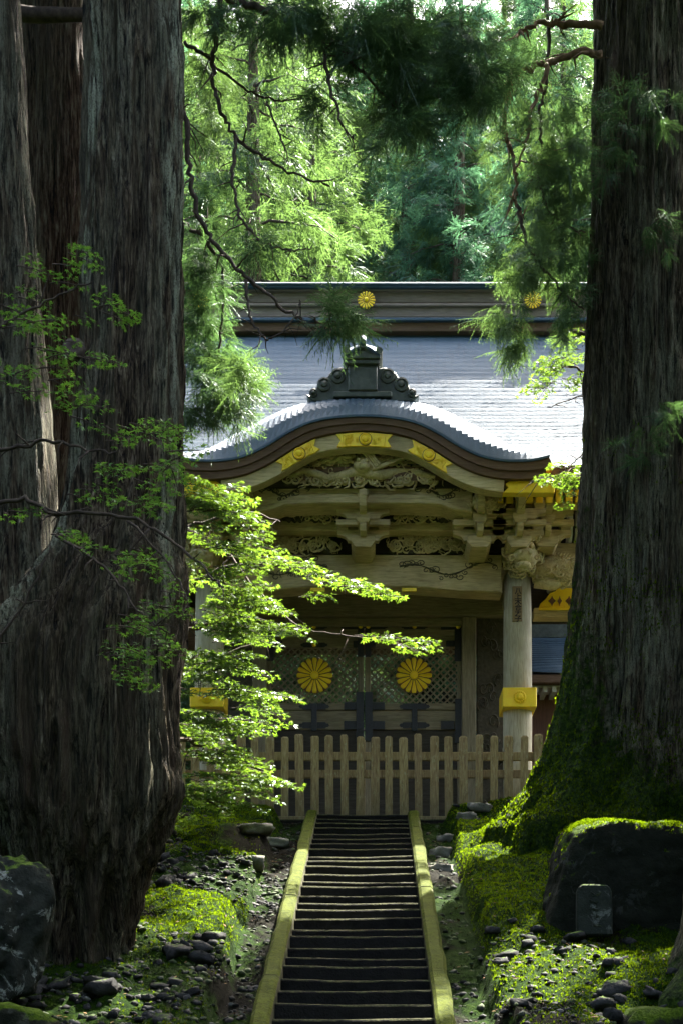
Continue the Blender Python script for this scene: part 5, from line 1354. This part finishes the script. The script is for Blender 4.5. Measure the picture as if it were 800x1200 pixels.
# ------------------------------------------------------------------ cedars on the hillside behind the gate
tmpl = []
for v in range(3):
    rng_ = random.Random(300+v); h = (24, 27, 22, 25)[v]
    P, AZ, PT, SZ, br = conifer_layout(h, 3.6+.25*v, 2.5, 84, 60+v, .80, 1.35, .36)
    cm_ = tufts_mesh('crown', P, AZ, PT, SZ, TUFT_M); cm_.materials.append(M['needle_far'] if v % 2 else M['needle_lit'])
    tm_ = trunk_mesh('trunk', [(-1.5,0,0,.42),(0,0,0,.36),(h*.5,.1,0,.24),(h,0,0,.04)], seed=70+v, nth=28, dz=.35, flute=.02, lich=(.5, .4)); tm_.materials.append(M['bark_warm'])
    m = MB()
    for pts, r0 in br: m.tube([tuple(p) for p in pts], [r0*.8*(1-.8*q/6) for q in range(7)], 4)
    lm_ = m.mesh('limbs', True); lm_.materials.append(M['twig']); tmpl.append((tm_, lm_, cm_))
rr = random.Random(77)
spots = [(297, 37.5, 0), (232, 40, 2), (640, 47, 1), (705, 44, 2), (130, 38, 3), (365, 44, 0), (170, 45, 1), (660, 46, 3), (540, 52, 1), (255, 50, 3), (480, 60, 1), (590, 61, 2), (660, 60, 1), (420, 63, 3), (770, 47, 0), (60, 47, 2)]
for row, (Yr, n) in enumerate(((57, 7), (66, 9), (77, 10), (90, 10))):
    for k_ in range(n): spots.append((-60+920*(k_+.5*(row % 2)+rr.uniform(-.25, .25))/(n-.5), Yr+rr.uniform(-3, 3), rr.randrange(4)))
nearlab = {0: 'tall cedar with a bare sunlit trunk rising just behind the gate ridge'}
for i, (px_, Y, v) in enumerate(spots):
    xx = X(px_, Y); o = empty('hillside_cedar', (xx, Y, float(terrain(xx, Y))-.2)); o.rotation_euler = (0, 0, rr.uniform(0, 6.28)); sc_ = rr.uniform(.9, 1.12) if Y < 55 else rr.uniform(1.0, 1.3); o.scale = (sc_, sc_, sc_)
    v %= 3
    for nm, me in zip(('trunk', 'limbs', 'crown'), tmpl[v]):
        c = bpy.data.objects.new(nm, me); COL.objects.link(c); c.parent = o
    if i in nearlab: tag(o, nearlab[i], 'tree')
    elif Y < 55: tag(o, 'tall feathery cedar growing close behind the gate roof', 'tree', 'cedars close behind the gate roof')
    else: tag(o, 'hazy green cedar farther up the hillside behind the gate', 'tree', 'cedars up the hillside')

P, AZ, PT, SZ, br = conifer_layout(25, 4.0, 2.0, 70, 160, 1.5, .62, .42)
for_cr = tufts_mesh('crown', P, AZ, PT, SZ, TUFT_S); for_cr.materials.append(M['needle'])
for (xx, Y, v, q) in ((-8.5,17,0,.9),(-9,11.5,1,.85),(-8.2,6,2,.9),(-8.5,1,3,.9),(-8,-6,0,.8),(8,-6,2,.8),(-3.6,-9,1,.85),(1.2,-11,3,.85),(5,-9.5,0,.8),(-1,-15,2,1.0),(3.4,-16,1,1.0),(8.5,0,3,.9),(8.4,6,0,.9),(9,11,1,.85),(9.4,16.5,2,.9),(10.5,22,3,.9),(-10.5,23,1,.9)):
    o = empty('light_block_cedar', (xx, Y, float(terrain(xx, Y))-.3)); o.rotation_euler = (0, 0, rr.uniform(0, 6.28)); o.scale = (q, q, q)  # out of view, added to keep front sky light off the foreground
    for nm, me in zip(('trunk', 'crown'), (tmpl[v % 3][0], for_cr)):
        c = bpy.data.objects.new(nm, me); COL.objects.link(c); c.parent = o
    tag(o, 'unseen cedar added around the steps to block front light', 'tree', 'added cedars blocking light around the steps')
shr = []
for v in range(2):
    r3 = np.random.default_rng(90+v); n = 300; d = r3.normal(0, 1, (n, 3)); d /= np.linalg.norm(d, axis=1, keepdims=True); d[:,2] = np.abs(d[:,2]); q = r3.uniform(.55, 1, n)**.5
    P = d*q[:,None]*np.array([1.7, 1.7, 1.9]); me = tufts_mesh('foliage', P, np.arctan2(d[:,1], d[:,0]), r3.uniform(-.6, .5, n), r3.uniform(.4, .8, n), TUFT_M); me.materials.append(M['needle_lit']); 
    m = MB()
    for k_ in range(7): m.tube([(0, 0, -.3), (d[k_,0]*.7, d[k_,1]*.7, .7), (d[k_,0]*1.3, d[k_,1]*1.3, 1.4)], [.05, .035, .015], 5)
    sm = m.mesh('stems', True); sm.materials.append(M['twig']); shr.append((me, sm))
for k_ in range(26):
    Y = 36.5+rr.random()*10; xx = rr.uniform(-7, 8); o = empty('hillside_shrub', (xx, Y, float(terrain(xx, Y))-.1)); o.rotation_euler = (0, 0, rr.uniform(0, 6)); q = rr.uniform(.8, 1.4); o.scale = (q, q, q)
    for nm, me in zip(('foliage', 'stems'), shr[k_ % 2]):
        c = bpy.data.objects.new(nm, me); COL.objects.link(c); c.parent = o
    tag(o, 'bright green shrub on the slope seen through the door lattice', 'shrub', 'shrubs on the slope behind the gate')
for k_ in range(14):
    sd_ = -1 if k_ % 2 else 1; Y = 4+2.7*(k_//2); xx = -(.263*Y+5.2+rr.uniform(0, .8)) if sd_ < 0 else .217*Y+5.4+rr.uniform(0, .8)
    o = empty('light_block_shrub', (xx, Y, float(terrain(xx, Y))-.1)); o.rotation_euler = (0, 0, rr.uniform(0, 6)); q = rr.uniform(1.7, 2.2); o.scale = (q, q, q*1.15)  # out of view, added to block low side light on the foreground
    for nm, me in zip(('foliage', 'stems'), shr[k_ % 2]):
        c = bpy.data.objects.new(nm, me); COL.objects.link(c); c.parent = o
    tag(o, 'unseen shrub added beside the stone steps to block low light', 'shrub', 'added shrubs blocking light beside the steps')
# ------------------------------------------------------------------ maples
def maple_leaf():
    V = [(.0,0,0)]; angs = [-110,-55,-2,52,108]; ln = [.58,.9,1.0,.9,.58]; F = []
    for i, (a_, l_) in enumerate(zip(angs, ln)):
        if i: b = math.radians((angs[i-1]+a_)/2); V.append((.34*math.cos(b), .34*math.sin(b), .03))
        a_ = math.radians(a_); V.append((l_*math.cos(a_), l_*math.sin(a_), -.10*l_))
    n_ = len(V)
    V = [(x_, y_, z_) for x_, y_, z_ in V]
    for i in range(1, n_-1): F.append((0, i, i+1))
    return [(np.array(V)*.62+np.array([.25,0,0]), np.array(F))]
LEAF = maple_leaf()
def spray_leaves(acc, tw_, o, az, L, droop, r, leaf, dens=1.0):
    o = np.array(o); nseg = 8; ax_ = np.array([math.cos(az), math.sin(az), 0]); sd_ = np.array([-math.sin(az), math.cos(az), 0]); bend = r.normal(0, .15)
    def ptm(u): return o+ax_*L*u+sd_*bend*L*u*u+np.array([0, 0, .08*L*u-droop*L*u*u])
    tw_.append(([ptm(q/nseg) for q in range(nseg+1)], .0055+.004*L))
    def leaf_at(p, a_):
        acc.append((p[0]+r.normal(0, .012), p[1]+r.normal(0, .012), p[2]+r.normal(0, .010), a_+r.normal(0, .35), r.normal(.22, .28), leaf*r.uniform(.65, 1.25)))
    step = leaf*.62/dens; u = .12; k_ = 0
    while u < 1.0:
        p = ptm(u); sl_ = L*.46*(1-u*.72)*r.uniform(.7, 1.15)
        for sg in (-1, 1):
            a2 = az+sg*r.uniform(.6, 1.0); d2 = np.array([math.cos(a2), math.sin(a2), 0]); nn_ = max(1, int(sl_/step))
            if nn_ > 1: tw_.append(([p, p+d2*sl_*.5+np.array([0, 0, .01]), p+d2*sl_-np.array([0, 0, droop*.35*sl_])], .0032))
            for q in range(nn_):
                v_ = (q+1)/nn_; pp = p+d2*sl_*v_-np.array([0, 0, droop*.35*sl_*v_*v_])
                leaf_at(pp, a2+.7); leaf_at(pp, a2-.7)
                if q == nn_-1: leaf_at(pp, a2)
        u += step*1.55/L; k_ += 1
    leaf_at(ptm(1.0), az)
def maple(root, limbs, sprays_, mat, leaf, sd, trunk_pts=None, tr=.09, dens=1.0, tintf=None):
    r = np.random.default_rng(sd); acc = []; tw_ = []
    for (px_, py_, Y, az, L, dr) in sprays_: spray_leaves(acc, tw_, W(px_, py_, Y), az, L, dr, r, leaf, dens)
    A = np.array(acc); n = len(A)
    R = rotz(A[:,3])@roty(A[:,4])@rotx(r.normal(0, .30, n)); TV, TF = LEAF[0]
    V = np.einsum('nij,vj->nvi', R*A[:,5][:,None,None], TV)+A[:,None,:3]
    F = (TF[None]+(np.arange(n)*len(TV))[:,None,None]).reshape(-1, 3)
    me = mesh_np('foliage', V.reshape(-1, 3), F); attr(me, 'tint', np.repeat(r.uniform(0, 1, n)*.7+.3*np.clip(fbm(A[:,0]*3, A[:,1]*3, A[:,2]*3, 2)+.5, 0, 1), len(TV)))
    obj_me('foliage', me, mat, root)
    m = MB()
    for pts, r0 in tw_: m.tube([tuple(p) for p in pts], [r0*(1-.7*q/(len(pts)-1)) for q in range(len(pts))], 4)
    tag(m.build('twigs', M['twig'], root, smooth=True), kind='stuff')
    for q, (pts, Y, r_px, y2) in enumerate(limbs): limb(root, pts, Y, r_px, M['twig'], y2, 'limb' if q else 'trunk')
    return n
# bright maple between the burled cedar and the gate
MYt = 20.0
mp = tree_root('maple_tree', MYt, 176, 985, 'sunlit yellow-green maple with layered leaves in front of the gate'); mp['category'] = 'tree'
limbs = [([(172,1000),(178,900),(184,800),(190,700),(196,610),(206,560)], MYt, 6.5, MYt), ([(184,800),(215,790),(260,770),(320,745)], MYt, 3, 20.2), ([(190,700),(230,680),(290,660),(350,668),(420,690)], MYt, 3, 20.0), ([(181,860),(215,868),(260,880),(310,905)], MYt, 3, 20.2),
         ([(194,640),(230,615),(280,600),(330,612)], MYt, 2.6, 20.4), ([(260,640),(300,690),(350,735),(410,745),(470,752)], 20.3, 1.8, 19.8), ([(187,745),(230,735),(290,720),(340,742)], MYt, 2.6, 20.1)]
r = np.random.default_rng(2); sp_ = []
layers = [(205,575,275,585),(215,600,318,603),(210,632,292,645),(215,668,322,688),(212,702,300,716),(215,736,332,752),(212,772,322,784),(222,800,322,832),(205,845,300,858),(200,880,300,894),(200,908,312,918),(200,930,292,940)]
for (xa, ya, xb, yb) in layers:
    for k_ in range(10 if ya < 760 else 13):
        u = r.uniform(0, 1); Yk = 18.5+(ya-575)/375*1.7+r.uniform(-.45, .45); az = r.normal(-.35, 1.0)
        sp_.append((xa+(xb-xa)*u*.82+r.normal(0, 5), ya+(yb-ya)*u+r.normal(0, 7), Yk, az, r.uniform(.45, .85), r.uniform(.12, .34)))
for (a_, b_, az, L) in ((345,676,-.1,.7),(375,682,.1,.6),(395,688,-.2,.7),(420,692,.1,.55),(438,697,0,.4),(330,668,-.5,.6),(310,660,-.3,.7),(350,700,-.4,.5),(405,690,-.6,.4),(470,750,.1,.5),(440,747,-.2,.45),(415,745,.0,.5),(455,756,.2,.5),(490,758,.1,.3),(300,715,-.2,.5),(325,738,-.3,.4)):
    sp_.append((a_, b_, 19.6, az, L, .22))
maple(mp, limbs, sp_, M['maple'], .095, 3)
# shaded maple whose branches reach across the burled cedar
m2t = tree_root('maple_tree', 12.2, -130, 1190, 'shaded green maple branches reaching across the burled cedar trunk'); m2t['category'] = 'tree'
limbs = [([(-130,1230),(-125,1000),(-120,760),(-110,560),(-95,380)], 12.2, 11, 12.2), ([(-110,560),(-40,530),(20,525),(62,516),(100,527),(135,531)], 12.2, 3.0, 11.8), ([(-118,700),(-40,610),(20,585),(65,600),(140,603),(190,625),(235,660),(262,690)], 12.2, 3.2, 11.9), ([(-100,440),(-30,400),(20,372),(70,345),(110,330)], 12.2, 2.4, 11.9),
         ([(65,628),(110,655),(140,685),(165,720),(185,735),(200,742)], 11.9, 2.0, 11.8), ([(150,610),(185,645),(215,690),(228,735)], 11.9, 1.6, 11.7), ([(-118,720),(-40,770),(20,720),(60,640)], 12.2, 2.2, 11.9)]
sp_ = []
for (cx_, cy_, n, sx_, sy_) in ((20,345,4,16,12),(65,315,5,22,12),(105,300,4,18,10),(130,365,6,24,8),(60,375,5,24,10),(15,380,3,12,10),(60,415,6,36,12),(115,418,3,12,6),(30,455,6,24,12),(80,450,3,16,8),(110,480,6,30,10),(165,505,8,28,12),(205,520,6,14,16),(195,550,7,18,12),(150,560,5,22,8),(110,570,3,22,6),(180,590,6,22,8),(30,600,3,20,6),(75,627,4,14,6),(135,650,6,22,8),(165,662,5,18,8),(175,712,5,20,8),(160,735,6,22,8),(150,765,6,20,10),(185,760,6,18,10),(165,795,4,14,8),(205,690,3,10,10),(150,25+800-40,3,10,6)):
    for k_ in range(n):
        sp_.append((cx_+r.normal(0, sx_*.6)-14, cy_+r.normal(0, sy_*.7), r.uniform(11.4, 12.5), r.normal(0, .8), r.uniform(.16, .34), r.uniform(.1, .35)))
maple(m2t, limbs, sp_, M['maple_dark'], .062, 5, dens=.72)
# maple sprays beside the right-hand cedar
m3t = tree_root('maple_tree', 22.6, 735, 985, 'pale green maple sprays showing beside the mossy cedar trunk'); m3t['category'] = 'tree'
limbs = [([(735,1000),(738,800),(735,600),(732,480),(728,380)], 22.6, 6, 22.6), ([(735,600),(705,560),(680,548),(650,558),(620,565)], 22.6, 2.2, 22.3), ([(732,480),(700,448),(670,430),(645,432)], 22.6, 2.2, 22.3), ([(733,500),(710,470),(680,465),(640,478)], 22.6, 1.4, 22.3), ([(735,560),(700,505),(680,535),(655,553)], 22.5, 1.2, 22.2)]
sp_ = []
for (cx_, cy_, n, sx_, sy_) in ((668,556,5,12,5),(648,563,3,8,4),(676,584,2,6,4),(684,560,5,6,8),(675,420,6,14,10),(652,432,7,16,8),(690,435,5,8,14),(640,452,4,12,4),(680,395,4,8,10)):
    for k_ in range(n): sp_.append((cx_+r.normal(0, sx_*.6), cy_+r.normal(0, sy_*.7), r.uniform(22.0, 22.7), r.normal(PI, .9), r.uniform(.25, .45), r.uniform(.15, .4)))
maple(m3t, limbs, sp_, M['maple'], .085, 7)
